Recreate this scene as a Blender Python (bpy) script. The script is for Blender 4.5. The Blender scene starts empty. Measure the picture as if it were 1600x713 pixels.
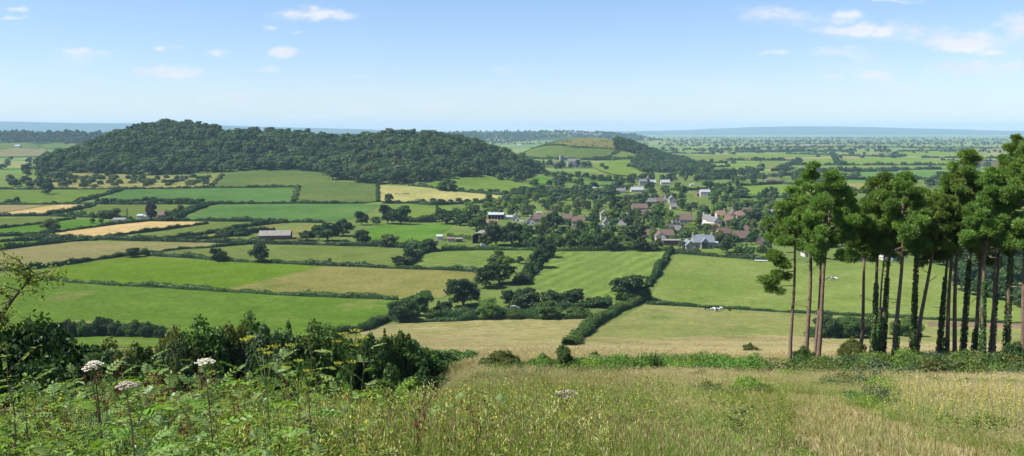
import bpy, math, random
import numpy as np
from mathutils import Vector, Matrix, geometry, Euler

SC = bpy.context.scene
COL = SC.collection
rnd = random.Random(7)
R = np.random.default_rng(11)

# ------------------------------------------------------------------ camera model
EYE = 72.0
FPX = 1385.0                       # focal length in photo pixels (1600 wide)
PITCH = math.atan(150.5 / FPX)
CP, SP = math.cos(PITCH), math.sin(PITCH)
SUN_EL = math.radians(52)
SUN_AZ = math.radians(-101)         # from +Y, clockwise; negative = to the left
SUN_DIR = Vector((math.sin(SUN_AZ) * math.cos(SUN_EL), math.cos(SUN_AZ) * math.cos(SUN_EL), math.sin(SUN_EL)))


def ray(px, py):
    u, v = (px - 800.0), (356.5 - py)
    d = np.array([u, FPX * CP + v * SP, -FPX * SP + v * CP])
    return d / np.linalg.norm(d)


# ------------------------------------------------------------------ terrain
def sstep(a, b, x):
    t = np.clip((x - a) / (b - a), 0, 1)
    return t * t * (3 - 2 * t)


PR = np.array([0, 3, 5, 12, 20, 40, 65, 100, 160, 220, 260, 300, 340, 400, 500])
PZ = np.array([-1.6, -2.0, -2.5, -4.3, -6.3, -11.3, -17.4, -26, -41, -55, -63, -68.3, -71.0, -72, -72])


def px_of(X, Y):
    return 800 + FPX * X / np.maximum(Y, 1.0)


H1X = np.array([40, 70, 100, 150, 190, 240, 300, 340, 400, 450, 500, 560, 620, 690, 740, 790, 830, 860])
H1Z = np.array([0, 5, 17, 46, 62, 73, 72, 62, 61, 59, 52, 49, 54, 54, 41, 19, 4, 0])
# the hill is laid out in metres: its profile along X at the ridge distance of 1500 m
H1M = (H1X - 800) / FPX * 1500
FX = np.array([-1200, -700, -420, -330, -215, -100, -20, 60])
RIDX = np.array([-1200, -760, -400, -200, -60, 60])
RIDY = np.array([1520, 1520, 1500, 1440, 1420, 1420])
FOOT = np.array([1000, 980, 900, 860, 800, 860, 1000, 1100])
TS = np.array([0, .2, .4, .6, .75, .9, 1.0])
TZ = np.array([0, .035, .12, .31, .58, .88, 1.0])
H3M = (np.array([150, 420, 600, 680, 780, 860, 930, 980, 1010, 1030, 1060]) - 800) / FPX * 6500
H3Z = np.array([55, 60, 58, 66, 74, 75, 72, 58, 34, 8, 0])
H4M = (np.array([-900, -300, 0, 100, 200, 330, 430, 560, 640, 720]) - 800) / FPX * 17000
H4Z = 72 + 1.89 * (np.array([150, 165, 176, 160, 156, 137, 118, 98, 74, 40]) - 72)
H5M = (np.array([800, 900, 1000, 1050, 1130, 1170, 1250, 1330, 1430, 1500, 1570, 1700, 2000, 2600]) - 800) / FPX * 20000
H5Z = 72 + 1.67 * (np.array([60, 70, 80, 90, 106, 134, 146, 140, 118, 104, 84, 88, 120, 110]) - 72)


def terrain(X, Y):
    X = np.asarray(X, float); Y = np.asarray(Y, float)
    r = np.hypot(np.where(Y > 0, .3, 1.0) * X, Y)
    z = np.interp(r, PR, PZ) + EYE
    a = X / np.maximum(Y, 0.5)
    wl = sstep(-0.03, -0.20, a) * (Y > 0.5)
    z = z + wl * np.interp(r, [0, 11, 22, 45, 80, 130, 220], [0, 0, -2.6, -7.5, -8.5, -6, 0])
    z = z + 0.35 * np.sin(X * 0.11 + 1) * np.sin(Y * 0.09) * sstep(10, 50, r) * (1 - sstep(220, 300, r))
    fx = np.where(Y > -50, 1.0, 0.0)
    # long wooded hill
    foot = np.interp(X, FX, FOOT); rid = np.interp(X, RIDX, RIDY)
    t = (Y - foot) / (rid - foot)
    up = np.interp(t, TS, TZ)
    back = 1 - sstep(0, 1, (Y - rid - 30) / 520)
    z = z + fx * np.interp(X, H1M, H1Z, left=0, right=0) * np.where(t <= 1, up, back) * (1 + .03 * np.sin(X * .021 + Y * .013))
    # second, rounder hill beyond the village
    sx = np.where(X < 170, 158, 160)
    z = z + fx * 57 * np.exp(-np.abs((X - 170) / sx) ** 2.7) * np.exp(-np.abs((Y - 2050) / 205) ** 2.1)
    # gentle shoulder between the hills
    z = z + fx * 9 * np.exp(-((X - 20) / 150) ** 2) * np.exp(-((Y - 1350) / 200) ** 2)
    # left rise
    wl = sstep(-1350, -1750, X)
    z = z + fx * wl * np.interp(Y, [2300, 2700, 3200, 3450, 3800, 5000], [0, 8, 34, 66, 60, 0])
    # mid ridge, far hills
    z = z + fx * np.interp(X, H3M, H3Z, left=60, right=0) * np.interp(Y, [4900, 5400, 6300, 6900, 8600], [0, .25, .95, 1, 0])
    z = z + fx * np.interp(X, H4M, H4Z, left=150, right=0) * np.interp(Y, [13200, 15300, 17000, 18000, 20000], [0, .45, 1, 1, .4])
    z = z + fx * np.interp(X, H5M, H5Z, left=0, right=110) * np.interp(Y, [15500, 18500, 20000, 22000], [0, .5, 1, .9])
    return z


def tz(x, y):
    return float(terrain(np.array([x]), np.array([y]))[0])


_T = np.concatenate([[2.0], 2.0 * 1.012 ** np.arange(1, 800)])


def hit(px, py):
    """the point of the ground seen at a photo pixel"""
    d = ray(px, py)
    X, Y, Z = d[0] * _T, d[1] * _T, EYE + d[2] * _T
    below = Z < terrain(X, Y)
    if not below.any():
        t = _T[-1]
    else:
        i = int(np.argmax(below)); lo, hi = _T[max(i - 1, 0)], _T[i]
        for _ in range(18):
            m = .5 * (lo + hi)
            if EYE + d[2] * m < tz(d[0] * m, d[1] * m): hi = m
            else: lo = m
        t = hi
    x, y = d[0] * t, d[1] * t
    return Vector((x, y, tz(x, y)))


def mpp(p):
    """metres per photo pixel at point p"""
    return (p[1] * CP - (p[2] - EYE) * SP) / FPX


def proj(P):
    """photo pixel of world points (n,3)"""
    P = np.atleast_2d(P)
    dep = P[:, 1] * CP - (P[:, 2] - EYE) * SP
    up = P[:, 1] * SP + (P[:, 2] - EYE) * CP
    return 800 + FPX * P[:, 0] / dep, 356.5 - FPX * up / dep


# ------------------------------------------------------------------ object helpers
def tag(o, label=None, cat=None, group=None, kind=None):
    if label: o['label'] = label
    if cat: o['category'] = cat
    if group: o['group'] = group
    if kind: o['kind'] = kind
    return o


def empty(name, loc, rz=0.0, **kw):
    o = bpy.data.objects.new(name, None)
    o.empty_display_size = 0.5
    COL.objects.link(o)
    o.location = loc; o.rotation_euler = (0, 0, rz)
    return tag(o, **kw)


def link(name, me, parent=None, loc=None, rz=None, scale=None, mats=None, **kw):
    o = bpy.data.objects.new(name, me)
    COL.objects.link(o)
    if parent is not None: o.parent = parent
    if loc is not None: o.location = loc
    if rz is not None: o.rotation_euler = (0, 0, rz)
    if scale is not None: o.scale = scale
    if mats:
        for i, m in enumerate(mats):
            o.material_slots[i].link = 'OBJECT'; o.material_slots[i].material = m
    return tag(o, **kw)


def copy_tree(o, parent=None):
    c = o.copy(); COL.objects.link(c); c.parent = parent
    for ch in list(o.children): copy_tree(ch, c)
    return c


def npmesh(name, V, faces, mats, mi=None, tone=None, smooth=False):
    """V (n,3); faces: list of (m,k) int arrays; mi / tone: matching lists of per-face arrays"""
    me = bpy.data.meshes.new(name)
    V = np.ascontiguousarray(V, dtype=np.float32)
    me.vertices.add(len(V)); me.vertices.foreach_set('co', V.ravel())
    faces = [np.asarray(f, dtype=np.int32) for f in faces]
    keep = [i for i, f in enumerate(faces) if len(f)]
    faces_k = [faces[i] for i in keep]
    loops = np.concatenate([f.ravel() for f in faces_k])
    sizes = np.concatenate([np.full(len(f), f.shape[1], np.int32) for f in faces_k])
    starts = np.concatenate([[0], np.cumsum(sizes)[:-1]]).astype(np.int32)
    me.loops.add(len(loops)); me.loops.foreach_set('vertex_index', loops)
    me.polygons.add(len(sizes))
    me.polygons.foreach_set('loop_start', starts)
    for m in mats: me.materials.append(m)
    if mi is not None:
        me.polygons.foreach_set('material_index', np.concatenate([np.asarray(mi[i], np.int32) for i in keep]))
    me.polygons.foreach_set('use_smooth', np.full(len(sizes), smooth))
    me.update(calc_edges=True)
    if tone is not None:
        at = me.attributes.new('tone', 'FLOAT', 'FACE')
        at.data.foreach_set('value', np.concatenate([np.asarray(tone[i], np.float32) for i in keep]))
    me.validate()
    return me


class MB:
    """collects solid pieces into ONE mesh"""
    def __init__(s): s.v, s.f, s.m, s.sm = [], [], [], []

    def add(s, vs, fs, m=0, sm=False):
        b = len(s.v); s.v += [tuple(map(float, v)) for v in vs]
        for f in fs: s.f.append([b + i for i in f]); s.m.append(m); s.sm.append(sm)
        return s

    def box(s, x0, x1, y0, y1, z0, z1, m=0):
        vs = [(x, y, z) for z in (z0, z1) for y in (y0, y1) for x in (x0, x1)]
        return s.add(vs, [(0, 2, 3, 1), (4, 5, 7, 6), (0, 1, 5, 4), (2, 6, 7, 3), (0, 4, 6, 2), (1, 3, 7, 5)], m)

    def prism(s, prof, y0, y1, m=0, axis='y'):
        """closed profile of (a,z) extruded along y (axis y) or x (axis x)"""
        n = len(prof)
        if axis == 'y': vs = [(a, y0, z) for a, z in prof] + [(a, y1, z) for a, z in prof]
        else: vs = [(y0, a, z) for a, z in prof] + [(y1, a, z) for a, z in prof]
        fs = [tuple(range(n)), tuple(range(2 * n - 1, n - 1, -1))]
        fs += [(i, i + n, (i + 1) % n + n, (i + 1) % n) for i in range(n)]
        return s.add(vs, fs, m)

    def tube(s, pts, rad, n=6, m=0, cap=True):
        pts = [Vector(p) for p in pts]
        if not hasattr(rad, '__len__'): rad = [rad] * len(pts)
        vs, fs = [], []
        for i, p in enumerate(pts):
            d = (pts[min(i + 1, len(pts) - 1)] - pts[max(i - 1, 0)]).normalized()
            a = d.orthogonal().normalized() if i == 0 else (a - d * a.dot(d)).normalized()
            b = d.cross(a)
            for k in range(n):
                t = 2 * math.pi * k / n
                vs.append(p + (a * math.cos(t) + b * math.sin(t)) * rad[i])
        for i in range(len(pts) - 1):
            for k in range(n):
                fs.append((i * n + k, i * n + (k + 1) % n, (i + 1) * n + (k + 1) % n, (i + 1) * n + k))
        if cap:
            fs.append(tuple(range(n - 1, -1, -1))); fs.append(tuple(range((len(pts) - 1) * n, len(pts) * n)))
        return s.add(vs, fs, m, True)

    def mesh(s, name, mats):
        me = bpy.data.meshes.new(name)
        me.from_pydata(s.v, [], s.f)
        for m in mats: me.materials.append(m)
        me.polygons.foreach_set('material_index', s.m)
        me.polygons.foreach_set('use_smooth', s.sm)
        me.update()
        return me

    def build(s, name, mats, parent=None, **kw):
        if not isinstance(mats, (list, tuple)): mats = [mats]
        return link(name, s.mesh(name, mats), parent, **kw)


# ------------------------------------------------------------------ materials
def new_mat(name):
    m = bpy.data.materials.new(name); m.use_nodes = True
    nt = m.node_tree; nt.nodes.clear()
    out = nt.nodes.new('ShaderNodeOutputMaterial')
    return m, nt, out


def N(nt, typ, **kw):
    n = nt.nodes.new(typ)
    for k, v in kw.items():
        if k.startswith('i_'): n.inputs[k[2:].replace('_', ' ')].default_value = v
        else: setattr(n, k, v)
    return n


def mixc(nt, fac, a, b, blend='MIX'):
    n = nt.nodes.new('ShaderNodeMix'); n.data_type = 'RGBA'; n.blend_type = blend
    for sock, v in ((n.inputs[0], fac), (n.inputs[6], a), (n.inputs[7], b)):
        if hasattr(v, 'is_output') or isinstance(v, bpy.types.NodeSocket): nt.links.new(v, sock)
        elif isinstance(v, (int, float)): sock.default_value = v
        else: sock.default_value = (*v, 1) if len(v) == 3 else v
    return n.outputs[2]


def math_(nt, op, a, b=None, c=None, clamp=False):
    n = nt.nodes.new('ShaderNodeMath'); n.operation = op; n.use_clamp = clamp
    for i, v in enumerate((a, b, c)):
        if v is None: continue
        if isinstance(v, bpy.types.NodeSocket): nt.links.new(v, n.inputs[i])
        else: n.inputs[i].default_value = v
    return n.outputs[0]


def mapr(nt, v, a, b, c=0.0, d=1.0, smooth=False):
    n = nt.nodes.new('ShaderNodeMapRange')
    if smooth: n.interpolation_type = 'SMOOTHSTEP'
    nt.links.new(v, n.inputs[0])
    for i, x in enumerate((a, b, c, d)): n.inputs[i + 1].default_value = x
    return n.outputs[0]


def noise(nt, vec, scale, detail=4.0, rough=.55):
    n = nt.nodes.new('ShaderNodeTexNoise')
    n.inputs['Scale'].default_value = scale; n.inputs['Detail'].default_value = detail; n.inputs['Roughness'].default_value = rough
    if vec is not None: nt.links.new(vec, n.inputs['Vector'])
    return n.outputs['Fac']


def scaled(nt, vec, s, rot=0.0):
    n = nt.nodes.new('ShaderNodeMapping'); nt.links.new(vec, n.inputs['Vector'])
    n.inputs['Scale'].default_value = s; n.inputs['Rotation'].default_value = (0, 0, rot)
    return n.outputs[0]


def leaf_mat(name, dark, light, trans=0.28, spread=.35, gloss=0.012):
    m, nt, out = new_mat(name)
    at = N(nt, 'ShaderNodeAttribute', attribute_name='tone')
    oi = N(nt, 'ShaderNodeObjectInfo')
    k = math_(nt, 'MULTIPLY_ADD', oi.outputs['Random'], spread, -spread / 2)
    k = math_(nt, 'ADD', at.outputs['Fac'], k, clamp=True)
    c = mixc(nt, k, dark, light)
    hs = N(nt, 'ShaderNodeHueSaturation')
    nt.links.new(math_(nt, 'MULTIPLY_ADD', oi.outputs['Random'], .035, .4825), hs.inputs['Hue'])
    nt.links.new(c, hs.inputs['Color'])
    d = N(nt, 'ShaderNodeBsdfDiffuse'); t = N(nt, 'ShaderNodeBsdfTranslucent')
    g = N(nt, 'ShaderNodeBsdfGlossy'); g.inputs['Roughness'].default_value = .45
    g.inputs['Color'].default_value = (.9, .95, 1, 1)
    nt.links.new(hs.outputs[0], d.inputs[0])
    tc = mixc(nt, 1.0, hs.outputs[0], (1.25, 1.3, .55), 'MULTIPLY')
    nt.links.new(tc, t.inputs[0])
    mx = N(nt, 'ShaderNodeMixShader'); mx.inputs[0].default_value = trans
    nt.links.new(d.outputs[0], mx.inputs[1]); nt.links.new(t.outputs[0], mx.inputs[2])
    m2 = N(nt, 'ShaderNodeMixShader'); m2.inputs[0].default_value = gloss
    nt.links.new(mx.outputs[0], m2.inputs[1]); nt.links.new(g.outputs[0], m2.inputs[2])
    nt.links.new(m2.outputs[0], out.inputs[0])
    return m


def plain_mat(name, c, rough=.8, vary=.12, scale=1.2, c2=None, spec=.25):
    """solid procedural surface: two tones broken by noise, a little bump"""
    m, nt, out = new_mat(name)
    tc = N(nt, 'ShaderNodeTexCoord')
    f = noise(nt, tc.outputs['Object'], scale, 6, .6)
    c2 = c2 or tuple(max(0, x * (1 - 2.2 * vary)) for x in c)
    col = mixc(nt, mapr(nt, f, .3, .7), c2, c)
    b = N(nt, 'ShaderNodeBsdfPrincipled')
    nt.links.new(col, b.inputs['Base Color']); b.inputs['Roughness'].default_value = rough
    b.inputs['Specular IOR Level'].default_value = spec
    bp = N(nt, 'ShaderNodeBump'); bp.inputs['Strength'].default_value = .25; bp.inputs['Distance'].default_value = .03
    nt.links.new(noise(nt, tc.outputs['Object'], scale * 6, 3), bp.inputs['Height'])
    nt.links.new(bp.outputs[0], b.inputs['Normal'])
    nt.links.new(b.outputs[0], out.inputs[0])
    return m


def field_mat(name, c1, c2, c3=None, scale=.02, stripe=None, sw=.3, patch=.5):
    """a field: two grass tones in broad patches, fine mottling, an optional run of mown or sown stripes (width m, angle)"""
    m, nt, out = new_mat(name)
    tc = N(nt, 'ShaderNodeTexCoord'); P = tc.outputs['Object']
    broad = mapr(nt, noise(nt, P, scale, 5, .6), .36, .64)
    col = mixc(nt, math_(nt, 'MULTIPLY', broad, 2 * patch, clamp=True), c1, c2)
    if c3:
        col = mixc(nt, mapr(nt, noise(nt, P, scale * 2.7, 4, .6), .56, .7), col, c3)
    medium = noise(nt, P, .07, 4, .65)
    col = mixc(nt, 1.0, col, mixc(nt, mapr(nt, medium, .3, .7), (.84, .86, .82), (1.16, 1.13, 1.12)), 'MULTIPLY')
    fine = noise(nt, P, .45, 6, .72)
    col = mixc(nt, 1.0, col, mixc(nt, mapr(nt, fine, .25, .75), (.58, .6, .58), (1.38, 1.36, 1.32)), 'MULTIPLY')
    if stripe:
        w, ang = stripe
        q = scaled(nt, P, (1, 1, 1), ang)
        sx = N(nt, 'ShaderNodeSeparateXYZ'); nt.links.new(q, sx.inputs[0])
        jit = math_(nt, 'MULTIPLY', noise(nt, P, .05, 2), w * 1.2)
        s = math_(nt, 'SINE', math_(nt, 'MULTIPLY', math_(nt, 'ADD', sx.outputs[0], jit), 2 * math.pi / w))
        s = math_(nt, 'MULTIPLY', mapr(nt, s, -.7, .9), mapr(nt, noise(nt, P, .03, 3), .3, .6))
        col = mixc(nt, math_(nt, 'MULTIPLY', s, sw), col, mixc(nt, 1.0, col, (1.75, 1.6, 1.5), 'MULTIPLY'))
    b = N(nt, 'ShaderNodeBsdfDiffuse'); b.inputs['Roughness'].default_value = .6
    nt.links.new(col, b.inputs[0])
    bp = N(nt, 'ShaderNodeBump'); bp.inputs['Strength'].default_value = .6; bp.inputs['Distance'].default_value = .35
    nt.links.new(noise(nt, P, .9, 5, .7), bp.inputs['Height'])
    nt.links.new(bp.outputs[0], b.inputs['Normal'])
    nt.links.new(b.outputs[0], out.inputs[0])
    return m


M = {}
M['leaf_dark'] = leaf_mat('leaf_dark', (.019, .045, .015), (.06, .106, .028), .2)
M['leaf_mid'] = leaf_mat('leaf_mid', (.036, .075, .017), (.098, .165, .034), .25)
M['leaf_pale'] = leaf_mat('leaf_pale', (0.075, 0.13, 0.022), (0.165, 0.24, 0.048), .28)
M['leaf_grey'] = leaf_mat('leaf_grey', (0.05, 0.085, 0.036), (0.11, 0.155, 0.068), .25)
M['leaf_yellow'] = leaf_mat('leaf_yellow', (.1, .15, .025), (.24, .29, .05), .28)
M['leaf_copper'] = leaf_mat('leaf_copper', (.022, .02, .02), (.05, .042, .034), .2)
M['leaf_olive'] = leaf_mat('leaf_olive', (0.062, 0.085, 0.02), (0.135, 0.158, 0.04), .25)
M['bark'] = plain_mat('bark', (.12, .095, .07), .9, .25, 3)
M['pine_bark'] = plain_mat('pine_bark', (.235, .155, .105), .9, .2, 5, (.1, .072, .055))
M['dead_wood'] = plain_mat('dead_wood', (.3, .26, .2), .9, .2, 5)
# ------------------------------------------------------------------ camera, sun, sky
cam = bpy.data.cameras.new('camera'); co = bpy.data.objects.new('camera', cam); COL.objects.link(co)
co.location = (0, 0, EYE); co.rotation_euler = (math.pi / 2 - PITCH, 0, 0)
cam.sensor_width = 36; cam.sensor_fit = 'HORIZONTAL'; cam.lens = 36 * FPX / 1600
cam.clip_start = .05; cam.clip_end = 60000
SC.camera = co
sl = bpy.data.lights.new('sun', 'SUN'); so = bpy.data.objects.new('sun', sl); COL.objects.link(so)
sl.energy = 5.0; sl.angle = math.radians(.5); sl.color = (1, .955, .88)
so.rotation_euler = (-SUN_DIR).to_track_quat('-Z', 'Y').to_euler(); so.location = (-40, 20, 140)
SC.view_settings.view_transform = 'Standard'; SC.view_settings.look = 'None'
SC.view_settings.exposure = 0.88; SC.view_settings.gamma = 1
SC.render.film_transparent = False
cy = SC.cycles
cy.max_bounces = 6; cy.diffuse_bounces = 3; cy.glossy_bounces = 2; cy.transmission_bounces = 3; cy.volume_bounces = 1; cy.transparent_max_bounces = 6
cy.use_denoising = True
cy.caustics_reflective = False; cy.caustics_refractive = False

W = bpy.data.worlds.new('World'); SC.world = W; W.use_nodes = True
nt = W.node_tree; nt.nodes.clear()
wo = nt.nodes.new('ShaderNodeOutputWorld'); bg = nt.nodes.new('ShaderNodeBackground')
SKY = .078
bg.inputs[1].default_value = SKY
sky = nt.nodes.new('ShaderNodeTexSky'); sky.sky_type = 'NISHITA'; sky.sun_disc = False
sky.sun_elevation = SUN_EL; sky.sun_rotation = SUN_AZ
sky.altitude = 100; sky.air_density = 1.0; sky.dust_density = .2; sky.ozone_density = 3.0
tc = nt.nodes.new('ShaderNodeTexCoord')
sep = nt.nodes.new('ShaderNodeSeparateXYZ'); nt.links.new(tc.outputs['Generated'], sep.inputs[0])
yy = math_(nt, 'MAXIMUM', sep.outputs[1], .02)
cu = math_(nt, 'DIVIDE', sep.outputs[0], yy); cv = math_(nt, 'DIVIDE', sep.outputs[2], yy)
cb = nt.nodes.new('ShaderNodeCombineXYZ'); nt.links.new(cu, cb.inputs[0]); nt.links.new(cv, cb.inputs[1])
UV = cb.outputs[0]
wn = nt.nodes.new('ShaderNodeTexNoise'); wn.inputs['Scale'].default_value = 26; wn.inputs['Detail'].default_value = 5; wn.inputs['Roughness'].default_value = .6
nt.links.new(scaled(nt, UV, (1, 2.0, 1)), wn.inputs['Vector'])
wv = nt.nodes.new('ShaderNodeVectorMath'); wv.operation = 'MULTIPLY_ADD'; nt.links.new(wn.outputs['Color'], wv.inputs[0])
wv.inputs[1].default_value = (.05, .022, 0); wv.inputs[2].default_value = (-.025, -.011, 0)
wa = nt.nodes.new('ShaderNodeVectorMath'); wa.operation = 'ADD'; nt.links.new(UV, wa.inputs[0]); nt.links.new(wv.outputs[0], wa.inputs[1])
UVW = wa.outputs[0]
# fair-weather clouds: (bearing x, height y, width, height, strength) each
CLOUDS = [(20,30,60,11,1),(32,15,36,12,.95),(132,82,92,17,1),(90,98,52,11,.6),(247,72,34,12,.8),(279,75,22,10,.7),(346,81,56,15,1),(443,84,62,20,1.25),
 (266,113,118,26,1.1),(417,108,54,18,.75),(421,43,30,12,.85),(456,53,28,10,.5),(500,24,135,20,1.25),(489,15,34,16,.9),(440,23,60,10,.5),(222,151,60,12,.7),(575,117,80,9,.45),
 (788,109,50,10,.6),(1208,22,130,32,.9),(1322,28,74,26,1.05),(1345,47,185,26,1.3),(1208,79,56,14,.8),(1312,82,140,30,.65),(1500,66,170,32,1.3),(1560,82,76,16,1),
 (1500,103,125,28,1.1),(1578,105,90,26,.9),(1592,40,100,44,1),(1302,118,42,14,.8),(1362,119,96,22,.85),(1390,133,100,34,.65),(1440,158,140,32,.6),(1395,1,110,10,.8),(1250,28,200,40,.5),(1420,50,260,50,.55),(1560,70,200,60,.55),(1540,112,220,40,.6),(1340,100,220,40,.45),(1460,150,260,36,.5),(270,118,170,26,.5),(500,28,200,22,.5),(130,88,160,30,.45),(1268,131,50,8,.4),
 (60,150,180,12,.45),(330,142,120,9,.4),(900,160,160,8,.35),(1100,165,220,10,.4),(1300,172,200,12,.45)]
acc = None
for px, py, w, h, s in CLOUDS:
    d = ray(px, py)
    a = nt.nodes.new('ShaderNodeVectorMath'); a.operation = 'SUBTRACT'; nt.links.new(UVW, a.inputs[0]); a.inputs[1].default_value = (d[0] / d[1], d[2] / d[1], 0)
    b = nt.nodes.new('ShaderNodeVectorMath'); b.operation = 'MULTIPLY'; nt.links.new(a.outputs[0], b.inputs[0]); b.inputs[1].default_value = (2 * FPX / w, 2 * FPX / h, 0)
    c = nt.nodes.new('ShaderNodeVectorMath'); c.operation = 'LENGTH'; nt.links.new(b.outputs[0], c.inputs[0])
    mk = math_(nt, 'MULTIPLY_ADD', c.outputs['Value'], -s * .8, s * .95, clamp=False)
    acc = mk if acc is None else math_(nt, 'SMOOTH_MAX', acc, mk, .12)
acc = math_(nt, 'MAXIMUM', acc, 0)
n1 = noise(nt, scaled(nt, UV, (1, 2.1, 1)), 34, 8, .62)
n2 = noise(nt, scaled(nt, UV, (1, 3.5, 1)), 9, 5, .6)
dens = math_(nt, 'ADD', acc, math_(nt, 'MULTIPLY', math_(nt, 'SUBTRACT', n1, .5), math_(nt, 'MULTIPLY_ADD', acc, 2.3, .35)))
dens = mapr(nt, dens, .06, .95, 0, 1, True)
# thin haze-cloud streaks low over the horizon
band = math_(nt, 'MULTIPLY', mapr(nt, cv, .0, .02), mapr(nt, cv, .065, .03))
veil = math_(nt, 'MULTIPLY', band, mapr(nt, noise(nt, scaled(nt, UV, (1, 6, 1)), 14, 7, .6), .42, .75))
dens = math_(nt, 'MAXIMUM', dens, math_(nt, 'MULTIPLY', veil, .8))
dens = math_(nt, 'MULTIPLY', dens, mapr(nt, sep.outputs[1], .05, .25))
shade = mapr(nt, n2, .3, .7)
ccol = mixc(nt, shade, tuple(x / SKY for x in (.43, .45, .5)), tuple(x / SKY for x in (.55, .545, .54)))
hs = N(nt, 'ShaderNodeHueSaturation'); nt.links.new(sky.outputs[0], hs.inputs['Color'])
hs.inputs['Saturation'].default_value = 1.0
skyc = mixc(nt, 1.0, hs.outputs[0], (.92, .965, 1.12), 'MULTIPLY')
fin = mixc(nt, math_(nt, 'MULTIPLY', dens, .88), skyc, ccol)
nt.links.new(fin, bg.inputs[0]); nt.links.new(bg.outputs[0], wo.inputs[0])

# ------------------------------------------------------------------ air
HAZE = True
if HAZE:
    mb = MB().box(-25500, 25500, -25500, 25500, -6, 290)
    m, nt, out = new_mat('haze_air')
    pv = N(nt, 'ShaderNodeVolumePrincipled')
    pv.inputs['Color'].default_value = (.5, .74, 1, 1); pv.inputs['Density'].default_value = 5.6e-5; pv.inputs['Anisotropy'].default_value = 0
    nt.links.new(pv.outputs[0], out.inputs['Volume'])
    tag(mb.build('haze', m), kind='stuff')

# ------------------------------------------------------------------ the ground sheet
az = np.concatenate([np.arange(-180, -46, 4.0), np.arange(-46, 46, .2), np.arange(46, 180, 4.0)])
rr = [0.3]
while rr[-1] < 24500: rr.append(rr[-1] * 1.0125 + .05)
rr = np.array(rr)
A, RR = np.meshgrid(np.radians(az), rr)
X, Y = RR * np.sin(A), RR * np.cos(A)
V = np.stack([X, Y, terrain(X, Y)], -1).reshape(-1, 3)
na, nr = len(az), len(rr)
i, j = np.meshgrid(np.arange(nr - 1), np.arange(na), indexing='ij')
j2 = (j + 1) % na
F = np.stack([i * na + j, i * na + j2, (i + 1) * na + j2, (i + 1) * na + j], -1).reshape(-1, 4)
V = np.concatenate([V, [[0, 0, EYE - 1.6]]])
F3 = np.stack([np.full(na, len(V) - 1), (np.arange(na) + 1) % na, np.arange(na)], -1)

m, nt, out = new_mat('open_ground')
tc = N(nt, 'ShaderNodeTexCoord'); P = tc.outputs['Object']
ln = N(nt, 'ShaderNodeVectorMath', operation='LENGTH'); nt.links.new(scaled(nt, P, (.3, 1, 0)), ln.inputs[0])
sx = N(nt, 'ShaderNodeSeparateXYZ'); nt.links.new(P, sx.inputs[0])
# rough hill grass near by, a patchwork of small fields on the levels
g1 = mixc(nt, mapr(nt, noise(nt, P, .05, 5, .65), .38, .62), (.13, .12, .04), (.205, .17, .065))
g1 = mixc(nt, mapr(nt, noise(nt, P, .014, 3, .6), .45, .65), g1, (.1, .125, .03))
g1 = mixc(nt, 1.0, g1, mixc(nt, mapr(nt, noise(nt, P, 2.5, 6, .7), .25, .75), (.6, .62, .6), (1.25, 1.25, 1.2)), 'MULTIPLY')
def bricks(w, h, rot, off):
    b = N(nt, 'ShaderNodeTexBrick'); q = scaled(nt, P, (1, 1, 1), rot); nt.links.new(q, b.inputs['Vector'])
    b.inputs['Color1'].default_value = (0, 0, 0, 1); b.inputs['Color2'].default_value = (1, 1, 1, 1); b.inputs['Mortar'].default_value = (.5, .5, .5, 1)
    b.inputs['Scale'].default_value = 1; b.inputs['Mortar Size'].default_value = 0; b.inputs['Brick Width'].default_value = w; b.inputs['Row Height'].default_value = h
    b.offset = off
    return b.outputs['Color']
bf = mixc(nt, .5, bricks(230, 120, .2, .4), bricks(170, 310, -.1, .3))
rp = N(nt, 'ShaderNodeValToRGB'); nt.links.new(bf, rp.inputs[0])
cols = [(0, (.085, .135, .03)), (.2, (.06, .115, .03)), (.35, (.12, .16, .045)), (.5, (.1, .155, .035)), (.62, (.16, .165, .06)), (.75, (.075, .1, .035)), (.86, (.2, .175, .08)), (.95, (.1, .075, .05))]
e = rp.color_ramp; e.interpolation = 'CONSTANT'
e.elements[0].position = 0; e.elements[0].color = (*cols[0][1], 1); e.elements[1].position = cols[1][0]; e.elements[1].color = (*cols[1][1], 1)
for p_, c_ in cols[2:]:
    k = e.elements.new(p_); k.color = (*c_, 1)
far = mixc(nt, 1.0, rp.outputs[0], mixc(nt, mapr(nt, noise(nt, P, .012, 6, .65), .3, .7), (.8, .82, .8), (1.35, 1.33, 1.35)), 'MULTIPLY')
mead = mixc(nt, mapr(nt, noise(nt, P, .02, 5, .6), .35, .65), (.075, .11, .028), (.115, .15, .04))
far = mixc(nt, mapr(nt, ln.outputs['Value'], 1400, 1700), mead, far)
# woodland floor on the ridges
hz = mapr(nt, sx.outputs[2], 14, 22)
wood = mixc(nt, mapr(nt, noise(nt, P, .01, 6, .7), .35, .65), (.022, .042, .02), (.05, .08, .03))
far = mixc(nt, hz, far, wood)
nt.links.new(mixc(nt, mapr(nt, ln.outputs['Value'], 285, 330), g1, far), (bs := N(nt, 'ShaderNodeBsdfDiffuse')).inputs[0])
bp = N(nt, 'ShaderNodeBump'); bp.inputs['Strength'].default_value = .7; bp.inputs['Distance'].default_value = .25
nt.links.new(noise(nt, P, 1.6, 5, .7), bp.inputs['Height']); nt.links.new(bp.outputs[0], bs.inputs['Normal'])
nt.links.new(bs.outputs[0], out.inputs[0])
link('ground', npmesh('ground', V, [F, F3], [m], smooth=True), kind='structure')


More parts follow.
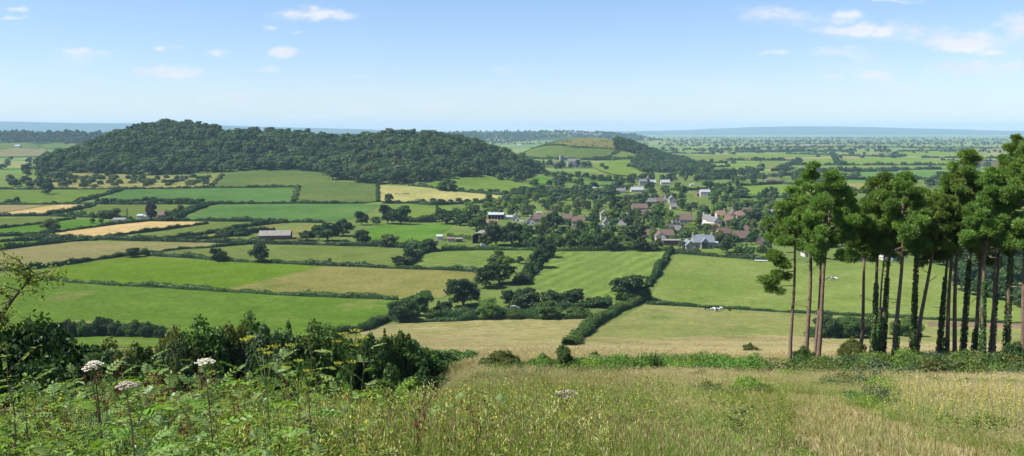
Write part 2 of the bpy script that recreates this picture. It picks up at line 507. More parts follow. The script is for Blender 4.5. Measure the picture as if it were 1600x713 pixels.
# ------------------------------------------------------------------ fields, cut to their plots and draped on the ground
def drape(name, pix, mat, lift=.12, step=None, world=None, kind='structure', holes=None):
    poly = [hit(*p) for p in pix] if world is None else [Vector((x, y, 0)) for x, y in world]
    P2 = np.array([[p.x, p.y] for p in poly])
    # densify the outline
    ext = max(np.ptp(P2[:, 0]), np.ptp(P2[:, 1]))
    step = step or max(ext / 26, 2.0)
    pts = []
    for a, b in zip(P2, np.roll(P2, -1, 0)):
        n = max(1, int(np.hypot(*(b - a)) / step))
        for k in range(n): pts.append(a + (b - a) * k / n)
    nb = len(pts)
    x0, y0 = P2.min(0); x1, y1 = P2.max(0)
    gx, gy = np.meshgrid(np.arange(x0 + step / 2, x1, step), np.arange(y0 + step / 2, y1, step))
    g = np.stack([gx.ravel(), gy.ravel()], -1)
    ins = inside(g, P2)
    g = g[ins]
    vs = [Vector(p) for p in pts] + [Vector(p) for p in g]
    ov, _, of, *_ = geometry.delaunay_2d_cdt(vs, [], [list(range(nb))], 1, 1e-4)
    O = np.array([[v.x, v.y] for v in ov])
    Z = terrain(O[:, 0], O[:, 1])
    tri = np.array([f for f in of if len(f) == 3])
    me = npmesh(name, np.column_stack([O, Z + lift]), [tri], [mat])
    # the sheet faces up
    nz = np.empty(len(me.polygons) * 3, np.float32); me.polygons.foreach_get('normal', nz)
    if nz.reshape(-1, 3)[:, 2].mean() < 0: me.flip_normals()
    o = link(name, me, kind=kind)
    return o, P2


def inside(Q, poly):
    c = np.zeros(len(Q), bool)
    x, y = Q[:, 0], Q[:, 1]
    for (ax, ay), (bx, by) in zip(poly, np.roll(poly, -1, 0)):
        c ^= ((ay > y) != (by > y)) & (x < (bx - ax) * (y - ay) / (by - ay + 1e-12) + ax)
    return c


FM = {
 'bright': field_mat('meadow_bright', (.082, .138, .012), (.105, .165, .018), None, .012),
 'bright_tan': field_mat('meadow_bright_worn', (.07, .128, .016), (.088, .146, .022), (.15, .165, .05), .01),
 'vivid': field_mat('meadow_vivid', (.06, .135, .014), (.088, .165, .026), None, .02),
 'olive': field_mat('meadow_olive', (.142, .142, .04), (.175, .165, .056), (.115, .138, .034), .012),
 'tan': field_mat('hay_tan', (.205, .18, .08), (.165, .16, .06), (.17, .18, .06), .014),
 'hay': field_mat('hay_pale', (.29, .26, .105), (.22, .22, .075), None, .012, (9, .25), .3),
 'stubble': field_mat('stubble', (.4, .29, .13), (.33, .25, .1), (.46, .37, .2), .015, (6, 1.2), .3),
 'brown': field_mat('stubble_brown', (.24, .19, .09), (.2, .17, .08), None, .02),
 'crop': field_mat('crop_green', (.058, .118, .03), (.078, .142, .038), None, .01, (6, 1.45), .3),
 'maize': field_mat('crop_dark', (.07, .105, .028), (.09, .125, .034), None, .012, (6, .2), .3),
 'mid': field_mat('pasture_mid', (.095, .13, .03), (.122, .152, .042), (.078, .118, .026), .012),
 'stripes': field_mat('mown_stripes', (.085, .135, .028), (.108, .152, .04), None, .01, (8.5, .42), .55),
 'rows': field_mat('mown_rows', (.09, .135, .03), (.112, .152, .04), None, .01, (7, .62), .5),
 'pasture': field_mat('grazed_pasture', (.1, .142, .03), (.13, .165, .045), (.155, .172, .06), .018),
 'worn': field_mat('worn_pasture', (.125, .145, .045), (.165, .168, .062), (.09, .125, .034), .016),
 'hayfield': field_mat('cut_hay', (.205, .185, .085), (.165, .16, .062), (.24, .215, .105), .03, (6, 1.2), .3),
 'lawn': field_mat('lawn', (.09, .142, .022), (.118, .168, .035), None, .03),
 'scrub': field_mat('scrub_grass', (.15, .14, .055), (.11, .115, .042), (.08, .09, .03), .03),
 'soil': field_mat('bare_soil', (.17, .12, .085), (.13, .1, .065), None, .05),
 'orch': field_mat('orchard_grass', (.23, .21, .075), (.16, .17, .05), (.28, .24, .1), .02),
 'peat': field_mat('dark_soil', (.085, .06, .045), (.11, .08, .055), None, .02),
}
FIELDS = [
 ('bright_tan', [(-60,428),(70,438),(190,447),(400,459),(530,465),(628,469),(606,500),(575,512),(440,532),(300,545),(-60,545)]),
 ('olive', [(70,437),(84,419),(204,401),(340,407.5),(405,410),(500,415),(600,419),(748,424),(735,442),(690,466),(625,468),(530,464),(400,458),(190,446.5)]),
 ('bright', [(78,434),(86,419),(204,401.5),(340,408),(405,410.5),(508,416),(400,442),(350,452),(190,444)]),
 ('tan', [(-60,395),(0,391),(117,378),(340,380),(390,381),(330,387),(240,397),(204,399.5),(83,418),(0,426),(-60,430)]),
 ('mid', [(245,398),(340,388),(410,382),(520,384),(640,387),(652,393),(634,413),(600,416),(500,412),(405,408),(340,405)]),
 ('rows', [(654,400),(690,394),(828,392),(837,400),(815,414),(790,421),(746,422),(660,417),(637,413)]),
 ('vivid', [(556,364),(575,358),(590,352),(708,351),(700,358),(670,376),(645,384),(600,382),(555,376)]),
 ('olive', [(431,364),(484,351),(506,350),(508,362),(470,379),(400,376)]),
 ('olive', [(280,376),(352,362),(395,350),(450,349),(400,364),(330,374)]),
 ('stubble', [(42,369),(102,362),(176,352),(234,346.5),(325,347.5),(322,350.5),(265,358),(212,364),(149,372),(96,371.5)]),
 ('mid', [(215,372),(270,359),(330,350),(390,348),(345,357),(290,367),(240,373)]),
 ('vivid', [(-60,374),(0,368),(100,360),(170,351),(176,346),(136,342.5),(117,343),(64,351),(0,358.5),(-60,364)]),
 ('mid', [(-60,342),(0,341.5),(70,340),(110,341.5),(64,349),(0,356),(-60,361)]),
 ('stubble', [(-60,336),(0,334),(72,322.5),(98,320),(149,320.5),(147,323),(123,328),(72,337),(0,337.5),(-60,338.5)]),
 ('brown', [(-60,321),(0,321),(72,321.3),(40,327),(0,332.5),(-60,335)]),
 ('mid', [(127,332),(136,327),(161,321.5),(234,320.5),(314,322),(293,331),(272,341.5),(185,342.5),(136,340)]),
 ('vivid', [(252,321.5),(318,320.5),(295,331),(275,340),(264,334)]),
 ('lawn', [(-80,299),(0,298.5),(187,297),(119,316.5),(85,319),(0,319.5),(-80,320)]),
 ('bright', [(-40,382),(60,376),(110,375),(40,386),(-40,392)]),
 ('crop', [(196,297.5),(330,295.5),(463,294.5),(459,317),(330,318.5),(300,319),(150,317)]),
 ('maize', [(328,293),(348,275),(400,270.5),(450,269),(498,269.5),(509,275.5),(520,285),(590,289),(590,315.5),(568,318),(462,317.5),(467,294),(400,294)]),
 ('crop', [(278,345),(337,320.5),(400,319.5),(568,319.5),(594,320),(580,329),(557,340),(507,347),(400,346.5)]),
 ('hay', [(592,290.5),(641,292.5),(720,300),(797,308),(798,312),(737,317),(683,320),(602,316),(592,315.5)]),
 ('lawn', [(655,290),(683,285),(734,278),(765,278),(800,284),(817,291),(837,300),(800,304),(715,298),(687,295)]),
 ('lawn', [(602,322),(622,321.5),(680,321.5),(751,326.5),(722,332),(680,346),(641,344),(624,332)]),
 ('lawn', [(800,287),(833,291),(841,297),(823,304),(800,301)]),
 ('vivid', [(826,277),(848,277),(867,285),(852,290),(828,284)]),
 ('crop', [(884,281),(959,285),(955,290),(926,291),(906,289)]),
 ('lawn', [(849,269.5),(905,272),(967,282),(967,285),(884,280)]),
 ('lawn', [(863,297.5),(937,304),(922,306.5),(865,302.5)]),
 ('lawn', [(855,306),(900,308),(895,313),(850,312)]),
 ('lawn', [(958,305),(1020,305.5),(1005,310.5),(962,309.5)]),
 ('lawn', [(925,257),(968,251),(985,250),(991,264),(1017,275),(989,277),(958,274),(928,263)]),
 ('maize', [(813,245),(830,234.5),(901,232.5),(962,235.5),(952,244.5),(928,249.5),(850,249.5)]),
 ('mid', [(952,245),(966,239),(978,237),(1002,246),(980,249)]),
 ('scrub', [(840,231),(870,224),(900,217.5),(930,216.5),(957,220),(968,227),(962,234),(901,231.5)]),
 ('stripes', [(868,394),(1048,394),(1030,425),(1010,450),(985,466),(930,466),(880,460),(822,447),(842,420)]),
 ('pasture', [(1056,399),(1200,409),(1420,412),(1600,425),(1800,440),(1800,520),(1600,506),(1480,500),(1165,484),(1013,475),(1022,455),(1040,425)]),
 ('worn', [(1008,477),(1165,486),(1480,502),(1800,524),(1800,545),(1500,549),(1180,543),(1050,541),(900,552),(880,556),(902,540),(930,517),(965,500)]),
 ('soil', [(1450,504),(1620,507),(1620,514),(1450,511)]),
 ('soil', [(1335,432),(1420,434),(1440,440),(1330,438)]),
 ('hayfield', [(560,513),(612,508),(662,503),(800,499.5),(925,497),(900,515),(872,545),(858,562),(700,566),(600,560)]),
 ('lawn', [(812,371),(850,371),(850,385),(800,386)]),
 ('lawn', [(958,384),(1015,379),(1040,380),(1045,387),(1000,390)]),
 ('lawn', [(1085,386),(1126,388),(1128,396),(1080,394)]),
 ('lawn', [(1146,381),(1200,384),(1198,397),(1148,394)]),
 ('lawn', [(700,362),(745,366),(735,376),(690,370)]),
 ('lawn', [(1158,291),(1225,288),(1290,296),(1290,308),(1220,309),(1160,302)]),
 ('crop', [(1150,302.5),(1220,310),(1290,309.5),(1290,314),(1180,312)]),
 ('maize', [(1054,308),(1075,306),(1108,309),(1107,320),(1075,324),(1052,320)]),
 ('lawn', [(1050,291),(1117,292),(1117,296),(1050,298)]),
 ('mid', [(1030,300),(1090,299),(1085,304),(1030,303)]),
 ('tan', [(1157,316),(1186,315.5),(1186,322),(1165,323)]),
 ('mid', [(985,300),(1000,302),(1000,305),(985,305)]),
 # the levels
 ('mid', [(1060,246),(1130,243),(1180,247),(1120,254),(1075,254)]), ('lawn', [(1130,244),(1230,240),(1300,243),(1200,248)]),
 ('brown', [(1128,246),(1240,247),(1230,250),(1132,250)]), ('mid', [(1150,232),(1290,231),(1330,235),(1170,238)]),
 ('lawn', [(1245,250),(1400,248),(1500,252),(1480,258),(1260,258)]), ('mid', [(1245,260),(1420,259),(1470,263),(1300,268),(1250,266)]),
 ('crop', [(1320,270),(1460,266),(1470,279),(1400,282),(1320,280)]), ('olive', [(1310,283),(1400,284),(1395,302),(1310,300)]),
 ('crop', [(1325,281),(1400,283),(1400,286),(1325,286)]),
 ('lawn', [(1400,238),(1510,236),(1560,243),(1440,246)]), ('olive', [(1420,232),(1600,233),(1650,240),(1480,237)]),
 ('peat', [(1455,251),(1600,254),(1600,262),(1470,259)]), ('lawn', [(1090,262),(1180,258),(1190,266),(1100,270)]),
 ('mid', [(1190,252),(1240,252),(1250,262),(1180,264)]), ('olive', [(1150,225),(1300,224),(1400,227),(1250,229)]),
 ('tan', [(1490,238),(1580,240),(1575,247),(1500,245)]),
 # left of the long hill and on the far ridges
 ('lawn', [(60,228),(95,221),(122,220),(150,225),(135,233),(70,233)]), ('tan', [(-20,236),(20,233),(75,234),(60,245),(-20,247)]),
 ('mid', [(-20,226),(40,224),(60,228),(60,233),(-20,234)]), ('orch', [(60,297),(30,285),(100,272),(200,274),(330,276),(345,275),(328,293),(190,296)]),
 ('lawn', [(832,212),(850,206.5),(880,207),(905,213),(860,215)]), ('hayfield', [(757,220),(772,215),(785,215.5),(800,219),(795,222)]),
]
FIELDPOLY = []
for fi, (k, pix) in enumerate(FIELDS):
    pts = [hit(*p) for p in pix]
    slope = max(p.z for p in pts) > 3 or min(p.z for p in pts) < -1
    far_ = max(p.length for p in pts)
    near = far_ < 700
    o, P2 = drape('field', pix, FM[k], (.14 if near else ((1.5 if far_ > 1650 else .8) if slope else .1) + far_ * 1e-4) + .03 * (fi % 4), 6.0 if near and slope else 9.0 if slope else None)
    FIELDPOLY.append((k, pix))

# the trodden path through the grass
PATHPX = [(1225, 622), (1262, 642), (1305, 668), (1350, 690), (1400, 712), (1470, 742)]
ctr = [hit(*p) for p in PATHPX]
PATHW = np.array([[p.x, p.y] for p in ctr])
lft, rgt = [], []
for i, p in enumerate(ctr):
    d = (ctr[min(i + 1, len(ctr) - 1)] - ctr[max(i - 1, 0)]); d.z = 0; d.normalize()
    nrm = Vector((-d.y, d.x, 0)) * (.5 if i == 0 else 1.0)
    lft.append((p.x + nrm.x, p.y + nrm.y)); rgt.append((p.x - nrm.x, p.y - nrm.y))
PATHMAT = field_mat('trodden_grass', (.25, .185, .115), (.18, .135, .075), (.32, .25, .165), .5)
drape('path', None, PATHMAT, .03, .4, world=lft + rgt[::-1])
# village lane and yard
ROADMAT = plain_mat('lane_surface', (.3, .29, .28), .9, .1, .3)
for pix in ([(1086, 358), (1097, 357), (1103, 352), (1097, 344), (1088, 345)], [(835, 360), (845, 352), (850, 352), (848, 364), (832, 366)], [(1085, 384), (1078, 389), (1070, 387), (1080, 380)]):
    drape('road', pix, ROADMAT, .16)
lane = [hit(*p) for p in [(700,489),(760,487),(800,485),(850,482),(900,479),(960,476)]]
lw = [(p.x, p.y + 2) for p in lane] + [(p.x, p.y - 2) for p in lane][::-1]
drape('road', None, ROADMAT, .16, 6, world=lw)
# ------------------------------------------------------------------ foliage
def unit(v): return v / (np.linalg.norm(v, axis=-1, keepdims=True) + 1e-9)


def leafquads(P, Nn, L, Wd, rng):
    """rhombic leaf faces at P facing Nn"""
    n = len(P)
    t = unit(np.cross(Nn, rng.normal(size=(n, 3)))); b = np.cross(Nn, t)
    L = np.broadcast_to(np.asarray(L, float), (n,))[:, None]; Wd = np.broadcast_to(np.asarray(Wd, float), (n,))[:, None]
    V = np.stack([P - t * L / 2, P + b * Wd / 2 - t * L * .08, P + t * L / 2, P - b * Wd / 2 + t * L * .05], 1).reshape(-1, 3)
    F = np.arange(4 * n).reshape(n, 4)
    return V, F


def crown_points(rng, lobes, n, keep=.62):
    """points on the outside of a bundle of lobes (cx,cy,cz,rx,rz) + outward normals + lobe index"""
    lobes = np.asarray(lobes, float)
    wgt = lobes[:, 3] * (lobes[:, 3] + lobes[:, 4]); wgt /= wgt.sum()
    li = rng.choice(len(lobes), n * 2, p=wgt)
    d = unit(rng.normal(size=(n * 2, 3))); d[:, 2] = np.where(d[:, 2] < -.35, -d[:, 2], d[:, 2])
    c = lobes[li]
    rad = np.stack([c[:, 3], c[:, 3], c[:, 4]], -1)
    k = (1.0 - .42 * rng.random(n * 2) ** 2.0)[:, None] * (1 + .12 * rng.normal(size=(n * 2, 1)))
    P = c[:, :3] + d * rad * k
    ok = np.ones(len(P), bool)
    for j, l in enumerate(lobes):
        q = (P - l[:3]) / np.array([l[3], l[3], l[4]])
        ok &= ~((np.linalg.norm(q, axis=1) < keep) & (li != j))
    P, d, li = P[ok][:n], d[ok][:n], li[ok][:n]
    return P, unit(d / rad[ok][:n] + .0), li


def make_lobes(rng, shape, n):
    """lobes in a unit crown: x,y in -0.5..0.5, z in 0..1"""
    out = []
    for i in range(n):
        t = (i + rng.random()) / n
        a = i * 2.4 + rng.normal() * .5
        if shape == 'round': z = .14 + .68 * t; r = .32 * math.sqrt(max(0.02, 1 - ((z - .4) / .56) ** 2)) + .02; s = .15 + .09 * rng.random()
        elif shape == 'wide': z = .15 + .57 * t; r = .34 * math.sqrt(max(0.05, 1 - ((z - .35) / .6) ** 2)); s = .15 + .08 * rng.random()
        elif shape == 'tall': z = .12 + .76 * t; r = .25 * math.sqrt(max(0, 1 - ((z - .42) / .6) ** 2)); s = .15 + .08 * rng.random()
        elif shape == 'cone': z = .1 + .82 * t; r = .3 * (1 - t) ** .8 * (.6 + .8 * rng.random()); s = .07 + .13 * (1 - t)
        elif shape == 'column': z = .1 + .8 * t; r = .16; s = .22 + .08 * rng.random()
        else: z = .2 + .35 * t; r = .33; s = .17 + .1 * rng.random()          # bush
        out.append((r * math.cos(a), r * math.sin(a), z, s * 1.12, s * (.95 if shape != 'cone' else 1.25) * (1.0 if shape != 'wide' else .8)))
    if shape in ('round', 'wide', 'tall', 'bush'):
        out.append((0, 0, .5, .3, .36)); out.append((.02, 0, .75 if shape != 'bush' else .5, .2, .2))
    if shape == 'column': out.append((0, 0, .5, .3, .45))
    if shape == 'cone': out.append((0, 0, .3, .3, .3)); out.append((0, 0, .9, .06, .12))
    return out


def crown_mesh(name, seed, shape, W, H, z0, nleaf, L, nl=13, trunk=True, split=False, rag=.6, sub=0):
    """one crown of W x H metres standing z0 above the ground (+ trunk); returns mesh or (crown, trunk)"""
    rng = np.random.default_rng(seed)
    lob = [(x * W, y * W, z0 + z * H, s * W, t * H) for x, y, z, s, t in make_lobes(rng, shape, nl)]
    if sub:                                   # each bough carries smaller leaf masses
        kids = []
        for x, y, z, a, b in lob:
            for _ in range(sub):
                v = unit(rng.normal(size=3)); v[2] = abs(v[2]) if rng.random() < .75 else v[2]
                q = rng.uniform(.3, .52); u_ = rng.uniform(.68, 1.0)
                kids.append((x + v[0] * a * u_, y + v[1] * a * u_, max(z + v[2] * b * u_, z0 * .6), a * q, b * q))
        lob = [(x, y, z, a * .82, b * .82) for x, y, z, a, b in lob] + kids
    P, d, li = crown_points(rng, lob, nleaf)
    nrm = unit(d + rag * rng.normal(size=d.shape))
    sz = L * (.65 + .7 * rng.random(len(P)))
    V, F = leafquads(P, nrm, sz * 1.25, sz * .85, rng)
    lt = rng.normal(.45, .16, len(lob))
    tone = np.clip(lt[li] + rng.normal(0, .16, len(P)), 0, 1)
    mb = MB()
    if trunk:
        tr = max(.09, W * .035)
        mb.tube([(0, 0, -.3), (0, 0, z0 * .5), (W * .01, 0, z0 + H * .12), (0, W * .01, z0 + H * .5)], [tr * 1.25, tr, tr * .8, tr * .3], 7)
        for k in range(4 if split else 2):
            a = k * 1.7 + seed
            mb.tube([(0, 0, z0 + H * .06), (math.cos(a) * W * .16, math.sin(a) * W * .16, z0 + H * .3), (math.cos(a) * W * .28, math.sin(a) * W * .28, z0 + H * .5)], [tr * .6, tr * .4, tr * .15], 5)
    if split:
        cm = npmesh(name + '_crown', V, [F], [M['leaf_mid']], tone=[tone])
        return cm, (mb.mesh(name + '_trunk', [M['bark']]) if trunk else None)
    vs, fs, mi, tn = [V], [F], [np.zeros(len(F), int)], [tone]
    if trunk:
        tv = np.array(mb.v); off = len(V)
        q = np.array([f for f in mb.f if len(f) == 4]) + off
        vs.append(tv); fs.append(q); mi.append(np.ones(len(q), int)); tn.append(np.full(len(q), .5))
    return npmesh(name, np.concatenate(vs), fs, [M['leaf_mid'], M['bark']], mi, tn)


# kinds of crown, 10 m wide; heights follow the kind
SHAPES = {'round': (10, 9, .35), 'tall': (10, 14, .5), 'wide': (10, 6.6, .3), 'cone': (10, 20, .8), 'column': (10, 40, 2), 'bush': (10, 7, -.8)}
FARP, NEARP, FINEP = {}, {}, {}
for si, (s, (w, h, z0)) in enumerate(SHAPES.items()):
    FARP[s] = [crown_mesh(f'{s}_tree', 100 + si * 10 + k, s, w, h, z0, 950, 1.0, nl=10, rag=.4, trunk=s != 'bush') for k in range(3)]
    NEARP[s] = [crown_mesh(f'{s}_tree_near', 200 + si * 10 + k, s, w, h, z0, 6500, .5, 12, trunk=s != 'bush', split=True, rag=.5, sub=5) for k in range(2)]
for si, s in enumerate(SHAPES):
    if s == 'column': continue
    w, h, z0 = SHAPES[s]
    FINEP[s] = [crown_mesh(f'{s}_tree_fine', 260 + si * 10 + k, s, w, h, z0, 16000, .29, 13, trunk=s != 'bush', split=True, rag=.6, sub=9) for k in range(2)]
TONEW = {'dark': 'dark', 'mid': 'green', 'pale': 'pale green', 'grey': 'grey green', 'yellow': 'yellow green', 'copper': 'blackish purple', 'olive': 'olive'}
SHAPEW = {'round': 'round', 'tall': 'tall', 'wide': 'spreading', 'cone': 'pointed', 'column': 'columnar', 'bush': 'bushy'}
TREES = []          # (px, py, tone, shape, object, name) waiting for a label
USEDB = []          # picture boxes of what is placed, to keep random trees off


def place_tree(px, py, w, h, shape='round', tone='mid', name=None, label=None, group=None, pos=None, wide_m=None, high_m=None, seed=None):
    p = hit(px, py) if pos is None else pos
    k = mpp(p)
    wm = wide_m or w * k; hm = high_m or h * k
    sw, sh, z0 = SHAPES[shape]; tot = sh + z0
    sd = seed if seed is not None else rnd.randrange(99)
    fine = p.length < 330 and shape != 'column'
    near = max(w, h) >= 21 or (wm / k) >= 21
    name = name or ('shrub' if shape == 'bush' else 'broadleaf_tree' if shape not in ('cone', 'column') else 'conifer_tree' if shape == 'cone' else 'poplar_tree')
    rz = rnd.random() * 6.28; scale = (wm / sw, wm / sw, hm / tot)
    lm = M['leaf_' + tone]
    cat = 'shrub' if shape == 'bush' else 'tree'
    if near and shape != 'bush':
        cr, tr = (FINEP if fine else NEARP)[shape][sd % 2]
        o = empty(name, p, rz); o.scale = scale
        link('crown', cr, o, mats=[lm]); link('trunk', tr, o)
    elif near:
        o = link(name, (FINEP if fine else NEARP)[shape][sd % 2][0], loc=p, rz=rz, scale=scale, mats=[lm])
    else:
        me = FARP[shape][sd % 3]
        o = link(name, me, loc=p, rz=rz, scale=scale)
        o.material_slots[0].link = 'OBJECT'; o.material_slots[0].material = lm
    tag(o, label, cat, group)
    if label is None: TREES.append([px, py, tone, shape, o, cat, h])
    USEDB.append((px - w / 2, px + w / 2, py - h, py))
    return o


# trees one can point to: x, foot y, width, height in the photo
NAMED = [
 (75,305,19,20,'round','dark','round dark tree alone in the green field below the orchard'),
 (79,363,28,21,'round','olive','round olive tree at the edge of the green meadow by the brown stubble strip'),
 (199,344,5,16,'column','olive','slim columnar tree standing alone left of the farmhouse'),
 (237,344,19,27,'tall','copper','dark purple oval tree beside the red roofed farmhouse'),
 (209,402,27,15,'round','dark','dark wide tree at the corner of the tan field and bright meadow'),
 (226,400,12,13,'round','mid','small tree leaning against the dark wide tree at the tan field corner'),
 (341,409,26,21,'round','dark','smaller of two dark trees on the hedge above the bright meadow'),
 (405,411,29,32,'round','dark','larger of two dark trees on the hedge above the bright meadow'),
 (515,412,7,9,'round','dark','tiny tree sprouting alone from the long hedge over the olive field'),
 (624,414,23,15,'wide','dark','low dark tree at the hedge end between two green fields'),
 (641,409,22,23,'round','dark','taller dark tree beside the low one at the hedge end'),
 (671,393,25,20,'round','dark','dark tree on the hedge in front of the white shed'),
 (780,444,54,45,'tall','mid','tallest tree of the dark clump in the middle of the fields'),
 (759,450,34,36,'round','dark','dark tree squeezed left of the tallest tree in the clump'),
 (724,479,54,45,'round','dark','big round dark tree at the olive field corner'),
 (626,503,50,34,'round','dark','broad dark tree at the lower left end of the field clump'),
 (655,494,43,39,'round','mid','taller green tree behind the broad dark one at the clump end'),
 (763,499,35,31,'round','pale','pale leafy tree in front of the dark clump by the lane'),
 (822,481,48,33,'wide','dark','dark spreading tree above the lane right of the clump'),
 (796,478,26,26,'round','dark','small dark tree between the clump and the lane'),
 (855,498,46,28,'round','mid','rounded green tree below the lane beside the cut hay field'),
 (862,478,32,25,'round','dark','dark tree on the lane hedge left of the mown field corner'),
 (894,478,40,27,'round','dark','broad dark tree on the lane hedge under the mown field'),
 (934,480,36,17,'wide','dark','low spreading tree on the lane hedge nearest the great round oak'),
 (905,494,36,17,'bush','mid','low rounded shrub below the lane at the hay field edge'),
 (983,468,62,39,'round','dark','great domed dark oak at the corner of the mown field'),
 (842,419,28,34,'round','dark','dark tree on the hedge left of the mown striped field'),
 (855,403,24,29,'round','dark','second dark tree up the hedge left of the mown striped field'),
 (826,430,16,20,'round','dark','small dark tree lowest on the hedge left of the mown field'),
 (690,490,32,22,'bush','dark','dark shrub between the broad tree and round tree of the clump'),
 (676,497,26,16,'bush','mid','low shrub at the foot of the taller green clump tree'),
 (735,497,30,16,'bush','dark','dark low shrub left of the pale leafy tree by the lane'),
 (805,498,34,16,'bush','mid','scrubby bush along the lane right of the pale leafy tree'),
 (698,299,30,21,'wide','mid','spreading oak on the hedge over the pale hay field'),
 (780,282,15,12,'round','mid','left tree of a pair under the end of the wooded hill'),
 (793,281,14,13,'round','dark','right tree of a pair under the end of the wooded hill'),
 (818,307,11,15,'tall','dark','upright dark tree at the right end of the pale hay field'),
 (775,384,36,33,'round','dark','large dark tree hiding the arched barn'),
 (800,385,36,38,'round','dark','tallest dark tree of the group right of the arched barn'),
 (822,386,24,24,'round','mid','green tree closing the right side of the group by the arched barn'),
 (512,377,36,30,'round','dark','dark broad tree at the left end of the vivid green field'),
 (536,369,32,27,'round','dark','dark tree just behind the broad one by the vivid green field'),
 (565,381,28,22,'round','dark','dark tree under the lower edge of the vivid green field'),
 (608,386,28,20,'round','olive','olive tree standing below the vivid green field'),
 (565,352,20,22,'round','dark','dark tree near the crop field above the vivid green field'),
 (588,352,16,14,'round','mid','small green tree at the crop field corner'),
 (606,350,26,30,'round','dark','dark upright tree at the upper edge of the vivid green field'),
 (626,351,30,29,'round','dark','broad dark tree beside the upright one above the vivid green field'),
 (607,318,14,16,'round','dark','dark tree at the lower left corner of the pale hay field'),
 (697,350,32,22,'round','dark','broad dark tree right of the vivid green field'),
 (725,348,20,16,'round','mid','green tree behind the orange roofed farm range'),
 (685,346,14,22,'tall','mid','upright tree at the left of the farm group'),
 (735,338,22,15,'wide','dark','low dark tree left of the white roofed open barn'),
 (1026,345,25,20,'round','mid','round dense green tree behind the village middle'),
 (1046,347,15,19,'tall','pale','pale upright tree beside the round dense village tree'),
 (1039,353,9,12,'cone','yellow','yellow conifer below the round dense village tree'),
 (1083,369,10,11,'round','yellow','pale cream flowering bush tree behind the slate roofed house'),
 (1136,395,21,23,'round','dark','dark tree right of the slate roofed house'),
 (1153,398,15,13,'round','dark','small dark tree on the paddock hedge right of the slate roofed house'),
 (1173,399,15,14,'round','dark','small dark tree under the red roofed long house'),
 (1049,397,13,16,'cone','dark','dark pointed tree at the top of the mown field hedge'),
 (1147,367,25,25,'round','mid','full green tree in front of the white gabled house'),
 (1180,352,38,27,'round','grey','large grey leaved tree near the pines'),
 (1208,316,16,24,'round','grey','rounded grey tree alone in the far green field'),
 (1200,360,26,24,'round','mid','green tree below the large grey leaved tree'),
 (1190,395,16,14,'bush','dark','dark rounded bush on the pasture edge near the pines'),
 (957,331,14,26,'tall','dark','tall dark tree sticking up behind the village'),
 (925,358,23,24,'round','dark','dark tree right of the cream village house'),
 (865,363,34,33,'round','dark','big dark tree between the brown roofed houses'),
 (826,372,22,20,'round','mid','green tree at the foot of the drive'),
 (875,391,18,24,'round','mid','green tree on the mown field hedge, left one'),
 (891,391,22,28,'round','mid','taller green tree on the mown field hedge'),
 (912,391,23,29,'round','mid','full green tree on the mown field hedge, middle one'),
 (930,391,22,26,'round','dark','dark green tree on the mown field hedge'),
 (951,392,26,30,'round','mid','full green tree on the mown field hedge nearest the lawn'),
 (992,381,35,33,'round','dark','large dark tree above the lawn in front of the village'),
 (848,392,20,22,'round','dark','dark tree at the top left corner of the mown field'),
 (1065,312,12,10,'round','dark','small dark tree on the edge of the dark crop plot'),
 (1088,396,12,9,'bush','mid','small bush on the lawn of the slate roofed house'),
 (144,341,9,10,'round','mid','first small tree left of the farm tree clump'),
 (163,342,20,14,'round','mid','bushy tree in the clump left of the slim columnar tree'),
 (177,342,22,16,'round','mid','biggest tree of the clump left of the slim columnar tree'),
 (84,319,9,6,'bush','copper','reddish dark bush at the edge of the pale stubble'),
 (14,318,15,8,'bush','dark','low dark bush left of a small tree on the far field edge'),
 (26,318,10,11,'round','dark','small dark tree on the far field edge'),
 (88,337,24,11,'bush','dark','dark bush clump on the stubble hedge'),
 (112,337,14,8,'bush','mid','green bush trailing off the dark clump on the stubble hedge'),
 (127,337,16,10,'bush','mid','rounded bush at the meadow side of the stubble hedge'),
 (125,328,10,8,'round','dark','small round tree on the hedge right of the stubble'),
 (136,325,10,8,'round','dark','last small round tree up the hedge right of the stubble'),
 (152,318,10,9,'round','dark','small tree at the near end of the sloping field hedge'),
 (262,341,16,12,'round','mid','green tree right of the red roofed farmhouse'),
 (274,339,16,14,'round','olive','olive tree behind the red roofed farmhouse'),
 (282,335,10,15,'round','dark','dark upright tree right of the farmhouse garden'),
 (296,330,18,9,'bush','dark','dark bush on the diagonal hedge by the farmhouse'),
 (145,350,8,9,'round','mid','thin small tree left of the grey farm shed'),
 (158,349,8,7,'round','mid','thin smaller tree next to the grey farm shed'),
 (370,368,34,14,'bush','dark','dark scrub clump on the hedge above the long farm barn'),
 (348,366,18,9,'bush','dark','scrub beside the dark clump left of the long farm barn'),
 (480,376,24,16,'round','dark','dark tree right of the long farm barn'),
 (496,371,20,20,'round','dark','dark tree behind the tree right of the long farm barn'),
 (813,412,14,12,'round','dark','small dark tree inside the corner above the clump'),
]
for i in range(13):
    NAMED.append((166 + i * 12.3 + rnd.uniform(-2, 2), 319.5 - rnd.random(), 15, rnd.uniform(8, 12), 'round', 'dark', None))
for i in range(9):
    NAMED.append((708 + i * 14 + rnd.uniform(-3, 3), 299.5 + i * .7, 12, rnd.uniform(5, 8), 'round', 'dark', None))
for i in range(10):
    NAMED.append((660 + i * 14 + rnd.uniform(-3, 3), 317 + rnd.uniform(-1, 1), 10, rnd.uniform(5, 8), 'round', 'dark', None))
for i in range(9):
    NAMED.append((805 + i * 13.5, 300 + i * .9 + rnd.uniform(-1, 3), 17, rnd.uniform(9, 13), 'round', 'dark' if i % 3 else 'mid', None))
